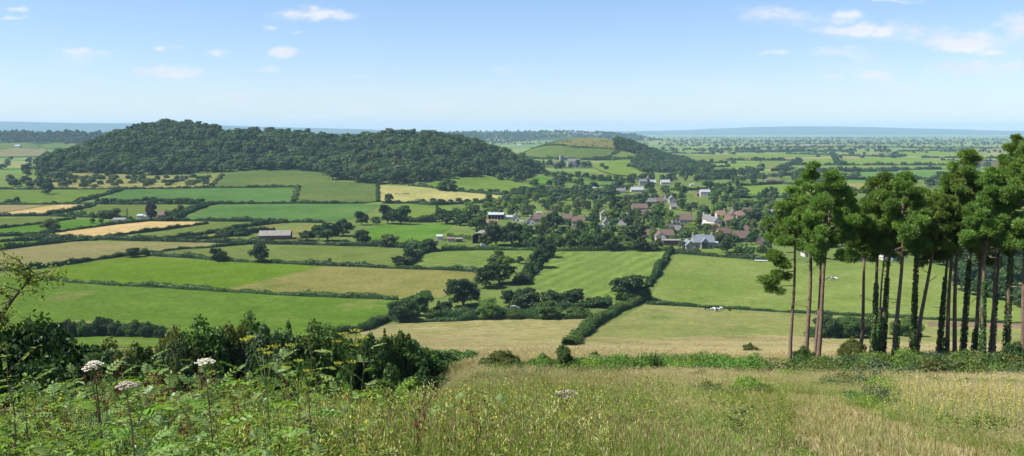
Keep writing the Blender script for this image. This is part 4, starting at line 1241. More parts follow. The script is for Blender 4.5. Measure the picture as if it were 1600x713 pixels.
HL = [
 # farms among the left fields
 (253, 341.5, 13, 'small farmhouse with reddish roof beside the dark purple tree', dict(wall='brick', roof='red', st=1, short='the small red roofed farmhouse')),
 (218, 342.5, 9, 'first white shed left of the small farmhouse', dict(wall='white', roof='white', st=1, chim=0, win=False, name='shed', cat='shed', pitch=15)),
 (228, 342.5, 8, 'second white shed close beside the dark purple tree', dict(wall='white', roof='pale', st=1, chim=0, win=False, name='shed', cat='shed', pitch=15, wall_h=2.2)),
 (269, 337.5, 5, 'small white hut right of the small farmhouse', dict(wall='white', roof='white', st=1, chim=0, win=False, name='shed', cat='shed', pitch=20, depth=4)),
 (185, 348, 19, 'long low grey shed with white end on the bright meadow edge', dict(wall='white', roof='asb', st=1, chim=0, win=False, name='shed', cat='shed', pitch=16, wall_h=2.3)),
 (427, 375.5, 48, 'long weathered grey barn alone between the hedges', dict(wall='timber', roof='asb', st=1, chim=0, win=False, name='barn', cat='barn', pitch=24, wall_h=3.0, depth=12, yaw=.12, short='the long weathered barn')),
 # farm at the left of the village
 (794, 343, 14, 'white low glasshouse beside the open barn', dict(wall='white', roof='white', st=1, chim=0, win=False, name='shed', cat='shed', pitch=20, wall_h=2, depth=5)),
 (806, 346.5, 12, 'small grey cottage with white gable at the village left end', dict(wall='white', roof='grey', st=1, ridge='y', depth=9, short='the small grey cottage')),
 (762, 353.5, 31, 'long low farm range with orange roof', dict(wall='stone', roof='orange', st=1, depth=6, chim=0, pitch=38, wall_h=2.4, short='the orange roofed farm range')),
 (686.5, 376, 9, 'white shed at the corner of the vivid green field', dict(wall='white', roof='white', st=1, chim=0, win=False, name='shed', cat='shed', pitch=18, depth=5)),
 (704, 378, 11, 'shed with pinkish roof next to the white shed', dict(wall='cream', roof='orange', st=1, chim=0, win=False, name='shed', cat='shed', pitch=14, wall_h=2, depth=5)),
 (717, 378.5, 10, 'low dark garden shed right of the pinkish roofed one', dict(wall='timber', roof='asb', st=1, chim=0, win=False, name='shed', cat='shed', pitch=14, wall_h=2, depth=4)),
 (829, 357, 13, 'white gabled house at the head of the drive', dict(wall='white', roof='brown', st=2, ridge='y', depth=10, short='the white gabled house by the drive')),
 (843, 353, 18, 'long brown roofed house behind the white gabled one by the drive', dict(wall='cream', roof='brown', st=2, short='the long brown roofed house')),
 (862, 347, 14, 'brown roofed house half hidden behind the big dark tree', dict(wall='tanw', roof='brown', st=2)),
 (842, 336, 8, 'white flat shed up behind the long brown roofed house', dict(wall='white', roof='white', st=1, chim=0, win=False, name='shed', cat='shed', pitch=8, depth=5, wall_h=2)),
 (886, 352, 13, 'brown roofed house with white wall left of the cream house', dict(wall='white', roof='brown', st=2)),
 (904, 356.5, 21, 'cream two storey house with broad brown roof', dict(wall='cream', roof='brown', st=2, chim=2, short='the cream two storey house')),
 (945, 345, 11, 'grey roofed house right of the dark tree by the cream house', dict(wall='cream', roof='grey', st=2, ridge='y', depth=9)),
 (948, 354, 10, 'white gabled cottage below the grey roofed house', dict(wall='white', roof='grey', st=1, ridge='y', depth=9, pitch=48, short='the white gabled cottage')),
 (977, 343, 22, 'cream bungalow with grey hipped roof and chimney', dict(wall='cream', roof='grey', st=1, hip=True, pitch=34, depth=9, short='the cream bungalow')),
 (971, 358, 16, 'brick bungalow with grey hipped roof in the gardens', dict(wall='brick', roof='grey', st=1, hip=True, pitch=38, depth=9, short='the brick bungalow')),
 (938, 358, 9, 'white flat roofed garage below the white gabled cottage', dict(wall='white', roof='white', st=1, chim=0, win=False, name='shed', cat='garage', pitch=6, depth=6, wall_h=2.2)),
 (1000, 334, 24, 'long brown grey roof at the upper middle of the village', dict(wall='tanw', roof='brown', st=2, short='the long brown grey roof')),
 (1014, 373, 14, 'low brown bungalow at the end of the village lawn', dict(wall='cream', roof='brown', st=1)),
 (971, 302.5, 14, 'white bungalow with grey roof on the slope above the village', dict(wall='white', roof='grey', st=1, short='the upper white bungalow')),
 (996, 300.5, 20, 'long white house under the trees above the village', dict(wall='white', roof='pale', st=1, short='the long white house')),
 (1005, 290, 12, 'grey stone house high above the village with steep roof', dict(wall='stone', roof='grey', st=2)),
 (1013, 288, 9, 'white gabled house high above the village', dict(wall='white', roof='grey', st=2, ridge='y', depth=9, pitch=50)),
 (1021, 288.5, 9, 'small white house right of the high white gabled one', dict(wall='white', roof='pale', st=1)),
 (1040, 288.5, 14, 'long pale low house at the right above the village', dict(wall='white', roof='pale', st=1, wall_h=3)),
 (929, 297, 5, 'tiny white hut among trees on the hillside', dict(wall='white', roof='white', st=1, chim=0, win=False, name='shed', cat='hut', pitch=15, depth=4)),
 (1082, 291, 7, 'white field shelter by the long green strip', dict(wall='white', roof='white', st=1, chim=0, win=False, name='shed', cat='shed', pitch=10, depth=5, wall_h=2.2)),
 (1102, 307.5, 15, 'white house with pale roof beside the dark crop plot', dict(wall='white', roof='pale', st=2, pitch=35, short='the white house by the dark crop plot')),
 (1092, 307, 7, 'brick lean shed left of the white house by the dark crop plot', dict(wall='brick', roof='brown', st=1, chim=0, win=False, name='shed', cat='shed')),
 (1208, 288.5, 18, 'brown farm barn with pale front out on the levels', dict(wall='tanw', roof='brown', st=1, chim=0, win=False, name='barn', cat='barn', pitch=20, wall_h=5, depth=14)),
 (1019, 324, 12, 'stone cottage with mixed roof behind the round green tree', dict(wall='stone', roof='grey', st=2)),
 (1031, 323, 12, 'cottage with reddish roof above the round green tree', dict(wall='cream', roof='red', st=2)),
 (1037, 317, 8, 'small white cottage at the top of the village lane', dict(wall='white', roof='grey', st=1)),
 (1051, 319, 9, 'grey gabled cottage beside the dark crop plot', dict(wall='stone', roof='grey', st=2, ridge='y', depth=9)),
 (1053, 328, 9, 'grey roofed cottage at the upper bend of the lane', dict(wall='cream', roof='grey', st=1)),
 (1010, 341, 20, 'long dark roofed house left of the round green tree', dict(wall='tanw', roof='brown', st=1, wall_h=3.4)),
 (1049, 361, 11, 'lowest white gabled house of the grey roofed terrace', dict(wall='white', roof='grey', st=1, ridge='y', depth=10, yaw=-.5, short='the grey roofed terrace')),
 (1056, 356, 12, 'middle white gabled house of the grey roofed terrace', dict(wall='cream', roof='grey', st=1, ridge='y', depth=10, yaw=-.5)),
 (1064, 351.5, 12, 'upper house of the grey roofed terrace', dict(wall='white', roof='grey', st=1, ridge='y', depth=10, yaw=-.5)),
 (1072, 354.5, 21, 'large dark roofed house left of the village yard', dict(wall='cream', roof='brown', st=2, depth=9, short='the large dark roofed house')),
 (1059, 366, 12, 'low grey outbuilding under the grey roofed terrace', dict(wall='stone', roof='grey', st=1, chim=0, name='shed', cat='outbuilding', win=False)),
 (1107, 353, 11, 'left one of two parallel grey gabled houses', dict(wall='white', roof='grey', st=2, ridge='y', depth=11, yaw=.35, short='the parallel grey gables')),
 (1118, 357, 12, 'right one of two parallel grey gabled houses', dict(wall='white', roof='grey', st=2, ridge='y', depth=11, yaw=.35)),
 (1127, 346, 14, 'pinkish house with terracotta roof behind the grey gables', dict(wall='pink', roof='orange', st=2)),
 (1114, 364.5, 22, 'long terracotta roofed house under the grey gables', dict(wall='brick', roof='orange', st=1, wall_h=3.2, short='the long terracotta roof')),
 (1140, 355, 10, 'small brick house with orange roof', dict(wall='brick', roof='orange', st=2)),
 (1147, 346, 9, 'white steep gabled house in the right of the village', dict(wall='white', roof='red', st=2, ridge='y', depth=9, pitch=50, short='the white steep gable')),
 (1157, 347, 11, 'orange brick house joined right of the white steep gable', dict(wall='tanw', roof='orange', st=2)),
 (1131, 377, 19, 'red brick house with brown roof and gable', dict(wall='brick', roof='red', st=2, yaw=.2, short='the red brick house')),
 (1160, 378.5, 26, 'long low house with red brown roof by the paddock', dict(wall='brick', roof='red', st=1, wall_h=2.8, depth=8, pitch=46, short='the long red roofed house')),
 (1164, 366, 12, 'red roofed house with tall chimney behind the long low one', dict(wall='brick', roof='red', st=1)),
 (1168, 341, 13, 'grey house partly behind the large grey tree', dict(wall='stone', roof='brown', st=2)),
 (1206, 340, 11, 'house with pale grey roof under the pines', dict(wall='cream', roof='pale', st=1, yaw=-.5)),
 (1191, 384, 14, 'dark outbuilding with white roof edge next to the pines', dict(wall='timber', roof='grey', st=1, chim=0, win=False, name='shed', cat='outbuilding', yaw=.9, depth=5)),
 (1118.5, 386, 7, 'white outbuilding right of the slate roofed house', dict(wall='white', roof='white', st=1, chim=0, win=False, name='shed', cat='outbuilding', pitch=10, wall_h=2.6, depth=4)),
 (1033, 383, 13, 'white house with steep gable at the lane end', dict(wall='white', roof='brown', st=2, ridge='y', depth=10, short='the white house at the lane end')),
 (1044, 380, 18, 'brown roofed wing behind the white house at the lane end', dict(wall='cream', roof='brown', st=2, depth=7)),
 (1050, 384.5, 28, 'flat brown timber barn in front of the white lane end house', dict(wall='timber', roof='asb', st=1, chim=0, win=False, name='barn', cat='barn', pitch=7, wall_h=3.4, depth=7, short='the flat brown barn')),
 # seen between the pine trunks
 (1261, 402, 8, 'white cottage end glimpsed between the pine trunks', dict(wall='white', roof='grey', st=1, ridge='y')),
 (1345, 409, 27, 'brick house with pale roof seen between the pine trunks', dict(wall='brick', roof='pale', st=2, chim=2, short='the brick house between the pines')),
 (1391, 407, 22, 'low white shed seen between the pine trunks', dict(wall='white', roof='slate', st=1, chim=0, win=False, name='shed', cat='shed', pitch=18, wall_h=2.4)),
 # far away
 (26, 231, 8, 'white farm building far off left of the long hill', dict(wall='white', roof='white', st=1, chim=0, win=False, name='barn', cat='barn', wall_h=6, pitch=20, depth=18)),
 (1262, 229, 9, 'distant pale shed on the levels', dict(wall='white', roof='pale', st=1, chim=0, win=False, name='barn', cat='barn', wall_h=6, pitch=15, depth=20)),
 (811, 228.5, 6, 'distant white house below the quarry patch', dict(wall='white', roof='white', st=2, chim=0, win=False)),
]
for px, py, w, lab, kw in HL:
    house(px, py, w, lab, **kw)

# the big slate roofed house with glazed centre gable, two end chimneys and a lower wing
p = hit(1100, 389); k = mpp(p)
o = empty('house', p + Vector((0, 5, 0)), .05, label='large blue slate roofed house with glazed centre gable facing the pasture', cat='house')
w = 33 * k; hw, a = 4.0, 4.6; rise = a * .85
MB().prism([(-a, -.8), (a, -.8), (a, hw), (0, hw + rise), (-a, hw)], -w / 2, w / 2, 0, 'x').build('wall', BM['stone'], o)
rf = MB().prism(roof_prof(a, hw, rise), -w / 2 - .3, w / 2 + .3, 0, 'x').build('roof', BM['r_slate'], o)
for q in (-1, 1):
    x_ = q * (w / 2 - .5)
    MB().box(x_ - .5, x_ + .5, -.5, .5, hw + rise - 1, hw + rise + 1.5).box(x_ - .58, x_ + .58, -.58, .58, hw + rise + 1.5, hw + rise + 1.68).build('chimney', BM['cream'], rf)
MB().prism([(-2.4, -.8), (2.4, -.8), (2.4, hw), (0, hw + 2.4), (-2.4, hw)], -a - 2.0, -a + 1.5, 0, 'y').build('gable', BM['stone'], o)
MB().prism(roof_prof(2.4, hw, 2.4), -a - 2.3, -.8, 0, 'y').build('roof', BM['r_slate'], o)
mb = MB()
for ix in range(3): mb.box(-1.7 + ix * 1.15, -.65 + ix * 1.15, -a - 2.08, -a - 2.01, .2, 3.6, 1)
mb.box(-1.9, 1.9, -a - 2.06, -a - 2.004, .05, 4.0, 0); mb.build('window', [BM['timber'], BM['glass']], o)
for x_ in (-w / 2 + 2.2, w / 2 - 2.2):
    for zb in (.8,):
        MB().box(x_ - .8, x_ + .8, -a - .05, -a - .003, zb, zb + 1.4, 0).box(x_ - .7, x_ + .7, -a - .06, -a - .052, zb + .1, zb + 1.3, 1).build('window', [BM['trim'], BM['glass']], o)
MB().prism([(-3, -.8), (3, -.8), (3, 2.6), (0, 5.2), (-3, 2.6)], -a - 4, a - 1, 0, 'y').build('wing', BM['stone'], o).location = (-w / 2 - 2.8, 0, 0)
MB().prism(roof_prof(3, 2.6, 2.6), -a - 4.3, a - .8, 0, 'y').build('roof', BM['r_slate'], o).location = (-w / 2 - 2.8, 0, 0)
USEDB.append((1074, 1120, 366, 391)); HOUSES.append((1100, 389, 42, 22, 'the blue slate roofed house'))

# arched barn, open in front
p = hit(751, 381); k = mpp(p); w = 20 * k
o = empty('barn', p + Vector((0, 9, 0)), -.15, label='grey arched barn with dark open front by the sheds', cat='barn')
r = w / 2; ho = 4.2
arc = [(r * math.cos(t), ho + r * .62 * math.sin(t)) for t in np.linspace(0, math.pi, 11)]
arc2 = [(x * 1.035, ho + (z - ho) * 1.05 + .08) for x, z in arc]
MB().prism(arc + arc2[::-1], -9, 9, 0, 'y').build('roof', BM['r_asb'], o)
MB().box(-r, -r + .15, -9, 9, -.8, ho).box(r - .15, r, -9, 9, -.8, ho).build('wall', BM['r_asb'], o)
MB().prism([(-r + .16, -.8), (r - .16, -.8)] + [(x * .97, z - .05) for x, z in arc], 8.7, 8.9, 0, 'y').build('back_wall', BM['timber'], o)
for x_ in (-r + .3, 0, r - .3): MB().box(x_ - .12, x_ + .12, -8.9, -8.65, -.8, ho + (r * .55 if x_ == 0 else 0)).build('post', BM['timber'], o)
USEDB.append((740, 762, 364, 381)); HOUSES.append((751, 381, 20, 16, 'the arched barn'))
# long open barn with pale roof
p = hit(775, 343.5); k = mpp(p); w = 24 * k
o = empty('barn', p + Vector((0, 6, 0)), 0, label='long open fronted barn with pale flat roof', cat='barn')
MB().prism([(-6, 3.9), (6, 5.0), (6, 5.2), (-6, 4.1)], -w / 2 - .3, w / 2 + .3, 0, 'x').build('roof', BM['r_white'], o)
MB().box(-w / 2, w / 2, 5.6, 5.8, -.8, 4.9).box(-w / 2, -w / 2 + .2, -5.5, 5.59, -.8, 3.8).box(w / 2 - .2, w / 2, -5.5, 5.59, -.8, 3.8).build('wall', BM['timber'], o)
for i in range(1, 5):
    x_ = -w / 2 + i * w / 5; MB().box(x_ - .12, x_ + .12, -5.6, -5.4, -.8, 3.9).build('post', BM['trim'], o)
USEDB.append((763, 787, 334, 344)); HOUSES.append((775, 343.5, 24, 9, 'the open fronted barn'))

# manor on the second hill
p = hit(897, 261); k = mpp(p)
o = empty('house', p + Vector((0, 6, 0)), 0, label='white many gabled manor house among dark trees on the second hill', cat='house')
MB().box(-12, 12, -5, 5, -3, 11).build('wall', BM['white'], o)
MB().prism(roof_prof(5, 11, 4.5), -12.3, 12.3, 0, 'x').build('roof', BM['r_grey'], o)
for x_ in (-7, 7):
    MB().prism([(-3.5, -3), (3.5, -3), (3.5, 11), (0, 15.5), (-3.5, 11)], -7, -4.9, 0, 'y').build('gable', BM['white'], o).location = (x_, 0, 0)
    for z in (2, 6, 9.5): MB().box(x_ - 1, x_ + 1, -7.1, -7.01, z, z + 1.9).build('window', BM['glass'], o)
for x_ in (-2, 2):
    for z in (2, 6.5): MB().box(x_ - .8, x_ + .8, -5.1, -5.01, z, z + 1.9).build('window', BM['glass'], o)
p = hit(878, 262)
o = empty('tower', p + Vector((0, 5, 0)), .2, label='square grey stone tower left of the white manor house', cat='tower')
MB().box(-4, 4, -4, 4, -3, 22).build('wall', BM['stone'], o)
mb = MB()
for i in range(-2, 3):
    for q in (-1, 1): mb.box(i * 1.8 - .5, i * 1.8 + .5, q * 3.7 - .29, q * 3.7 + .29, 22.003, 23.3); 
mb.build('parapet', BM['stone'], o)
for z in (8, 15): MB().box(-.8, .8, -4.1, -4.01, z, z + 2.8).build('window', BM['glass'], o)
house(868, 260, 8, 'stone wing left of the square tower', wall='stone', roof='brown', st=2, chim=0)
USEDB.append((862, 908, 245, 262)); HOUSES.append((890, 261, 40, 14, 'the white manor'))
# pale houses scattered on the far ridge and hill foot: specks at this distance
for i in range(12):
    x = [884,891,897,903,909,915,921,930,938,1272,1288,1010][i]; y = [209,208,210,211,210,212,211,212.5,211,213.5,214,219][i]
    p = hit(x, y)
    mb = MB(); mb.prism([(-9, -4), (9, -4), (9, 8), (0, 14), (-9, 8)], -12, 12, 0, 'x'); mb.prism(roof_prof(9, 8, 6), -12.5, 12.5, 1, 'x')
    o = mb.build('house', [BM['white'], BM['r_grey']]); o.location = p
    tag(o, 'tiny pale house of the village along the far ridge' if i < 9 else ['tiny white house left of the pair far across the levels', 'tiny white house of the far levels nearest the pines', 'tiny pale house under the end of the far ridge'][i - 9], 'house', 'pale houses of the far ridge' if i < 9 else None)

# ------------------------------------------------------------------ vehicles
def car_paint(n, c):
    m, nt, out = new_mat(n); b = N(nt, 'ShaderNodeBsdfPrincipled'); b.inputs['Base Color'].default_value = (*c, 1); b.inputs['Roughness'].default_value = .3
    tcx = N(nt, 'ShaderNodeTexCoord'); nt.links.new(mixc(nt, mapr(nt, noise(nt, tcx.outputs['Object'], 3), .3, .7), c, tuple(x * .85 for x in c)), b.inputs['Base Color'])
    nt.links.new(b.outputs[0], out.inputs[0]); return m
TYRE = plain_mat('tyre_rubber', (.02, .02, .02), .9)
def car(px, py, label, paint, yaw, van=False):
    p = hit(px, py)
    o = empty('van' if van else 'car', p + Vector((0, 0, .18)), yaw, label=label, cat='van' if van else 'car')
    pr = [(-2.1, .35), (2.1, .35), (2.15, .75), (1.9, .95), (1.0, 1.0), (.35, 1.42), (-1.2, 1.45), (-1.95, 1.0), (-2.15, .9)] if not van else [(-2.4, .35), (2.4, .35), (2.4, 1.0), (1.8, 1.2), (1.3, 2.1), (-2.4, 2.15)]
    MB().prism([(a, z) for a, z in pr], -.85, .85, 0, 'y').build('body', paint, o)
    for q in (-1, 1):
        MB().prism([(-1.5, 1.0), (.8, 1.02), (.3, 1.36), (-1.15, 1.38)] if not van else [(.6, 1.3), (1.6, 1.3), (1.25, 1.95), (.6, 1.95)], q * .87 - .015, q * .87 + .015, 0, 'y').build('window', BM['glass'], o)
        for x in (-1.3, 1.35): MB().tube([(x, q * .68, .33), (x, q * .9, .33)], .33, 12).build('wheel', TYRE, o)
P_W, P_D, P_B, P_G = car_paint('white_paintwork', (.75, .75, .75)), car_paint('dark_paintwork', (.03, .035, .045)), car_paint('blue_paintwork', (.2, .27, .36)), car_paint('grey_paintwork', (.45, .46, .48))
car(843, 362.5, 'dark car parked on the drive of the white gabled house', P_D, .3)
car(817, 349, 'white car parked beside the small grey cottage', P_W, .1, True)
car(1215, 406.5, 'dark blue car at the pasture edge nearest the pines', P_B, 0)
car(1220, 405, 'dark car behind the blue one at the pasture edge', P_D, .1)
car(804, 484, 'grey car on the lane beside the dark field clump', P_G, .05)
car(893, 481, 'blue grey car on the lane under the mown field', P_B, .1)
car(757, 386.5, 'pale van in front of the arched barn', P_W, .2, True)
car(1400, 408, 'blue white van behind the pine trunks', P_B, .1, True)
p = hit(1190, 409)
o = empty('trailer', p, -.15, label='long white flat trailer lying at the pasture edge', cat='trailer')
MB().box(-3.5, 3.5, -1, 1, .55, .8).box(-3.5, -3.35, -1, 1, .803, 1.3).build('bed', P_W, o)
for x in (-.6, .6):
    for q in (-1, 1): MB().tube([(x, q * .75, .3), (x, q * .98, .3)], .3, 10).build('wheel', TYRE, o)
MB().box(3.5, 4.8, -.06, .06, .5, .62).build('drawbar', P_G, o)

# ------------------------------------------------------------------ cattle
def skin_mesh(name, joints, edges, sub=2):
    me = bpy.data.meshes.new(name); me.from_pydata([j[:3] for j in joints], edges, [])
    o = bpy.data.objects.new(name, me); COL.objects.link(o)
    md = o.modifiers.new('s', 'SKIN'); sk = me.skin_vertices[0].data
    for i, j in enumerate(joints): sk[i].radius = (j[3], j[4] if len(j) > 4 else j[3]); 
    sk[0].use_root = True
    md.use_smooth_shade = True
    s = o.modifiers.new('u', 'SUBSURF'); s.levels = sub; s.render_levels = sub
    dg = bpy.context.evaluated_depsgraph_get()
    out = bpy.data.meshes.new_from_object(o.evaluated_get(dg)); out.name = name
    bpy.data.objects.remove(o)
    return out


def cow_mesh(name, graze):
    J = [(0, 0, 1.02, .30, .36), (.45, 0, 1.0, .31, .38), (.85, 0, 1.08, .25, .32), (-.5, 0, 1.02, .33, .38), (-.95, 0, 1.1, .24, .28), (-1.12, 0, 1.15, .12, .14)]
    E = [(0, 1), (1, 2), (0, 3), (3, 4), (4, 5)]
    def chain(start, pts):
        k = start
        for q in pts: J.append(q); E.append((k, len(J) - 1)); k = len(J) - 1
    if graze: chain(2, [(1.15, 0, .9, .15, .2), (1.4, 0, .55, .12, .16), (1.5, 0, .3, .11, .12), (1.6, 0, .12, .07, .07)])
    else: chain(2, [(1.15, 0, 1.25, .15, .2), (1.42, 0, 1.42, .13, .15), (1.65, 0, 1.36, .1, .11), (1.85, 0, 1.24, .07, .07)])
    for s in (-1, 1):
        chain(2, [(.82, s * .2, .78, .13, .13), (.8, s * .22, .42, .075, .08), (.82, s * .22, .08, .055, .06), (.86, s * .22, .0, .06, .07)])
        chain(4, [(-.92, s * .2, .82, .15, .19), (-.82, s * .22, .58, .085, .1), (-.98, s * .22, .38, .06, .07), (-.95, s * .22, .06, .055, .06), (-.9, s * .22, .0, .06, .07)])
    chain(5, [(-1.22, 0, .95, .03, .03), (-1.24, 0, .6, .025, .025), (-1.23, 0, .42, .045, .045)])
    h = (1.42, .42) if not graze else (1.42, .62)
    hx, hz = (1.44, 1.46) if not graze else (1.42, .56)
    k0 = 7
    for s in (-1, 1): chain(k0, [(hx - .03, s * .2, hz + .06, .05, .03), (hx - .06, s * .3, hz + .05, .03, .02)])
    return skin_mesh(name, J, E)


def cow_mat(n, white):
    m, nt, out = new_mat(n); tcx = N(nt, 'ShaderNodeTexCoord'); oi = N(nt, 'ShaderNodeObjectInfo')
    va = N(nt, 'ShaderNodeVectorMath', operation='ADD'); nt.links.new(tcx.outputs['Object'], va.inputs[0])
    cbx = N(nt, 'ShaderNodeCombineXYZ'); nt.links.new(math_(nt, 'MULTIPLY', oi.outputs['Random'], 40), cbx.inputs[0]); nt.links.new(cbx.outputs[0], va.inputs[1])
    f = mapr(nt, noise(nt, va.outputs[0], 1.3, 2, .4), white - .01, white + .01)
    b = N(nt, 'ShaderNodeBsdfPrincipled'); b.inputs['Roughness'].default_value = .8
    nt.links.new(mixc(nt, f, (.72, .7, .66), (.015, .014, .014)), b.inputs['Base Color']); nt.links.new(b.outputs[0], out.inputs[0]); return m
CW, CD = cow_mat('black_and_white_hide', .5), cow_mat('dark_hide', .2)
CG, CS = cow_mesh('cow', True), cow_mesh('cow', False)
COWS = [(1105, 485, 'black cow standing at the left of the small herd', CS, CD, .4), (1114, 486, 'black and white cow grazing in the middle of the small herd', CG, CW, 2.9), (1120, 487.5, 'black and white cow nearest the hay, standing before the grazing one', CS, CW, .2),
        (1125, 485.5, 'mostly white cow behind the standing one of the small herd', CG, CW, 3.4), (1139, 486, 'black cow standing apart at the right of the small herd', CS, CD, 1.2),
        (1299, 438, 'smaller looking cow left of the white backed cow by the pines', CG, CW, .3), (1305, 438, 'white backed cow beside another between the pine trunks', CS, CW, 2.7)]
for px, py, lab, me, mt, yaw in COWS:
    p = hit(px, py)
    o = link('cow', me, loc=p, rz=yaw, scale=(1.08,) * 3, label=lab, cat='cow', group='black and white cattle in the pasture')
    if not o.data.materials: o.data.materials.append(mt)
    o.material_slots[0].link = 'OBJECT'; o.material_slots[0].material = mt
for i, (x, y) in enumerate([(619, 304.5), (624, 305.5), (628, 305), (632, 304.2), (636, 304.6), (639, 304)]):
    o = link('cow', (CG, CS)[i % 2], loc=hit(x, y), rz=rnd.random() * 6, scale=(1.25,) * 3, label='dark cow in the tight bunch on the pale hay field', cat='cow', group='dark cattle bunched on the pale hay field')
    o.material_slots[0].link = 'OBJECT'; o.material_slots[0].material = CD

# ------------------------------------------------------------------ orchard and the trees of the village, the slopes and the levels
def free(px, py, w, h, front=True):
    for k_, pix in FIELDPOLY:
        if k_ in ('orch', 'scrub'): continue
        q = np.array(pix, float)
        if 690 < q[:, 0].mean() < 1300 or q[:, 1].mean() < 330:
            if inside(np.array([[px, py]]), q)[0]: return False
    for x0, x1, y0, y1 in USEDB:
        ox = min(px + w / 2, x1) - max(px - w / 2, x0); oy = min(py, y1) - max(py - h, y0)
        if ox > 0 and oy > 0 and ox * oy > .7 * min(w * h, (x1 - x0) * (y1 - y0)) : return False
    return True


def fill(poly, n, wr, hr, shapes, tones, name=None, tries=40, group=None):
    poly = np.array(poly, float); x0, y0 = poly.min(0); x1, y1 = poly.max(0); got = 0
    for _ in range(n * tries):
        px, py = rnd.uniform(x0, x1), rnd.uniform(y0, y1)
        if not inside(np.array([[px, py]]), poly)[0]: continue
        p = hit(px, py); k = mpp(p)
        wm, hm = rnd.uniform(*wr), rnd.uniform(*hr)
        w, h = wm / k, hm / k
        if not free(px, py, w, h): continue
        place_tree(px, py, w, h, rnd.choice(shapes), rnd.choice(tones), name=name, group=group)
        got += 1
        if got >= n: break
    return got


VT = ['dark', 'dark', 'mid', 'mid', 'mid', 'grey', 'pale', 'olive']
VS = ['round', 'round', 'tall', 'wide', 'round']
fill([(690,345),(760,318),(850,312),(960,312),(1045,326),(1050,345),(1010,352),(900,340),(800,345),(745,362)], 85, (6, 11.5), (6, 11), VS, VT, name='garden_tree')
fill([(745,362),(860,355),(1010,352),(1060,345),(1100,340),(1200,330),(1215,352),(1200,396),(1130,396),(1060,396),(860,391),(745,386)], 125, (4.5, 9), (4.5, 9.5), VS, VT + ['yellow'], name='garden_tree')
fill([(1060,330),(1110,320),(1200,318),(1330,330),(1330,360),(1215,352),(1100,340)], 40, (7, 12), (7, 12), VS, VT, name='hedgerow_tree')
fill([(960,290),(1010,278),(1110,272),(1230,280),(1300,290),(1300,320),(1110,322),(1000,312),(940,304)], 70, (8, 14), (8, 14), VS, ['dark', 'dark', 'mid', 'grey'], name='hedgerow_tree')
fill([(800,268),(850,268),(960,284),(1010,282),(960,312),(830,312),(800,300)], 45, (8, 14), (6, 12), VS, ['dark', 'dark', 'mid', 'grey'], name='hillside_tree')
fill([(1290,395),(1420,398),(1440,412),(1600,425),(1600,412),(1420,385),(1290,385)], 26, (7, 12), (6, 11), VS, ['dark', 'mid', 'dark'], name='thicket_tree')
fill([(1455,418),(1600,432),(1620,470),(1590,466),(1520,440)], 14, (8, 12), (8, 12), VS, ['dark', 'dark', 'mid'], name='thicket_tree')
for i in range(14):
    place_tree(1500 + i * 9 + rnd.uniform(-4, 4), 452 + i * 2.2 + rnd.uniform(-3, 5), 26, rnd.uniform(24, 36), 'round', rnd.choice(['dark', 'dark', 'mid']), name='thicket_tree')
# the levels
fill([(1060,255),(1200,250),(1320,270),(1330,300),(1230,284),(1110,276)], 44, (9, 18), (7, 13), VS, ['dark', 'dark', 'grey'], 'hedgerow_tree')
fill([(1040,236),(1330,236),(1480,245),(1560,262),(1440,300),(1330,290),(1320,268),(1200,250),(1060,252)], 58, (10, 20), (7, 13), VS, ['dark', 'grey', 'dark'], 'hedgerow_tree')
fill([(0,250),(60,246),(110,255),(100,285),(150,294),(0,296)], 34, (10, 16), (8, 14), VS, ['dark', 'dark', 'mid', 'grey'], 'hedgerow_tree')
# the old orchard under the wood
fill([(70,275),(200,276),(340,278),(326,291),(190,293.5),(60,294.5)], 62, (7, 12), (4.5, 7.5), ['wide', 'wide', 'round'], ['olive', 'mid', 'dark', 'grey'], 'orchard_tree', 60)
# gorse dots on the top of the second hill
fill([(845,231),(870,225),(900,219),(950,221),(966,227),(960,233)], 26, (4, 8), (2.5, 4), ['bush'], ['dark', 'olive'], 'gorse_shrub', 60)
fill([(925,252),(1010,276),(990,277),(930,264)], 0, (6, 8), (4, 6), ['round'], ['dark'])
for x, y in ((941,262),(947,266),(983,262)): place_tree(x, y, 8, 7, 'round', 'dark')
# ------------------------------------------------------------------ near vegetation
M['grass_green'] = leaf_mat('grass_green', (0.1, 0.17, 0.022), (0.22, 0.3, 0.05), .4, .5)
M['grass_lush'] = leaf_mat('grass_lush', (0.075, 0.15, 0.018), (0.165, 0.27, 0.038), .4, .4)
M['grass_dry'] = leaf_mat('grass_dry', (.26, .235, .105), (.44, .385, .19), .4, .5)
M['grass_gold'] = leaf_mat('grass_gold', (.2, .2, .065), (.34, .305, .115), .4, .5)
M['seed_tan'] = leaf_mat('seed_tan', (0.36, 0.3, 0.15), (0.58, 0.49, 0.27), .3, .4)
M['seed_brown'] = leaf_mat('seed_brown', (.2, .15, .075), (.36, .28, .14), .15, .4)
M['weed_bright'] = leaf_mat('weed_bright', (.1, .19, .02), (.21, .33, .05), .38, .4, .015)
M['weed_blue'] = leaf_mat('weed_blue', (.095, .17, .035), (.2, .29, .085), .35, .4, .02)
M['weed_red'] = leaf_mat('weed_red', (.1, .03, .018), (.2, .075, .035), .2, .5)
M['stem'] = leaf_mat('stem', (.09, .13, .035), (.16, .19, .06), .1)
M['stem_brown'] = leaf_mat('stem_brown', (.1, .065, .04), (.19, .13, .08), .05)
M['petal_white'] = leaf_mat('petal_white', (.62, .56, .53), (.85, .82, .78), .25)
M['petal_pink'] = leaf_mat('petal_pink', (.4, .3, .3), (.62, .52, .5), .25)
M['petal_yellow'] = leaf_mat('petal_yellow', (.42, .38, .05), (.62, .55, .1), .25)
M['bud'] = leaf_mat('bud', (.35, .33, .06), (.55, .5, .14), .25)
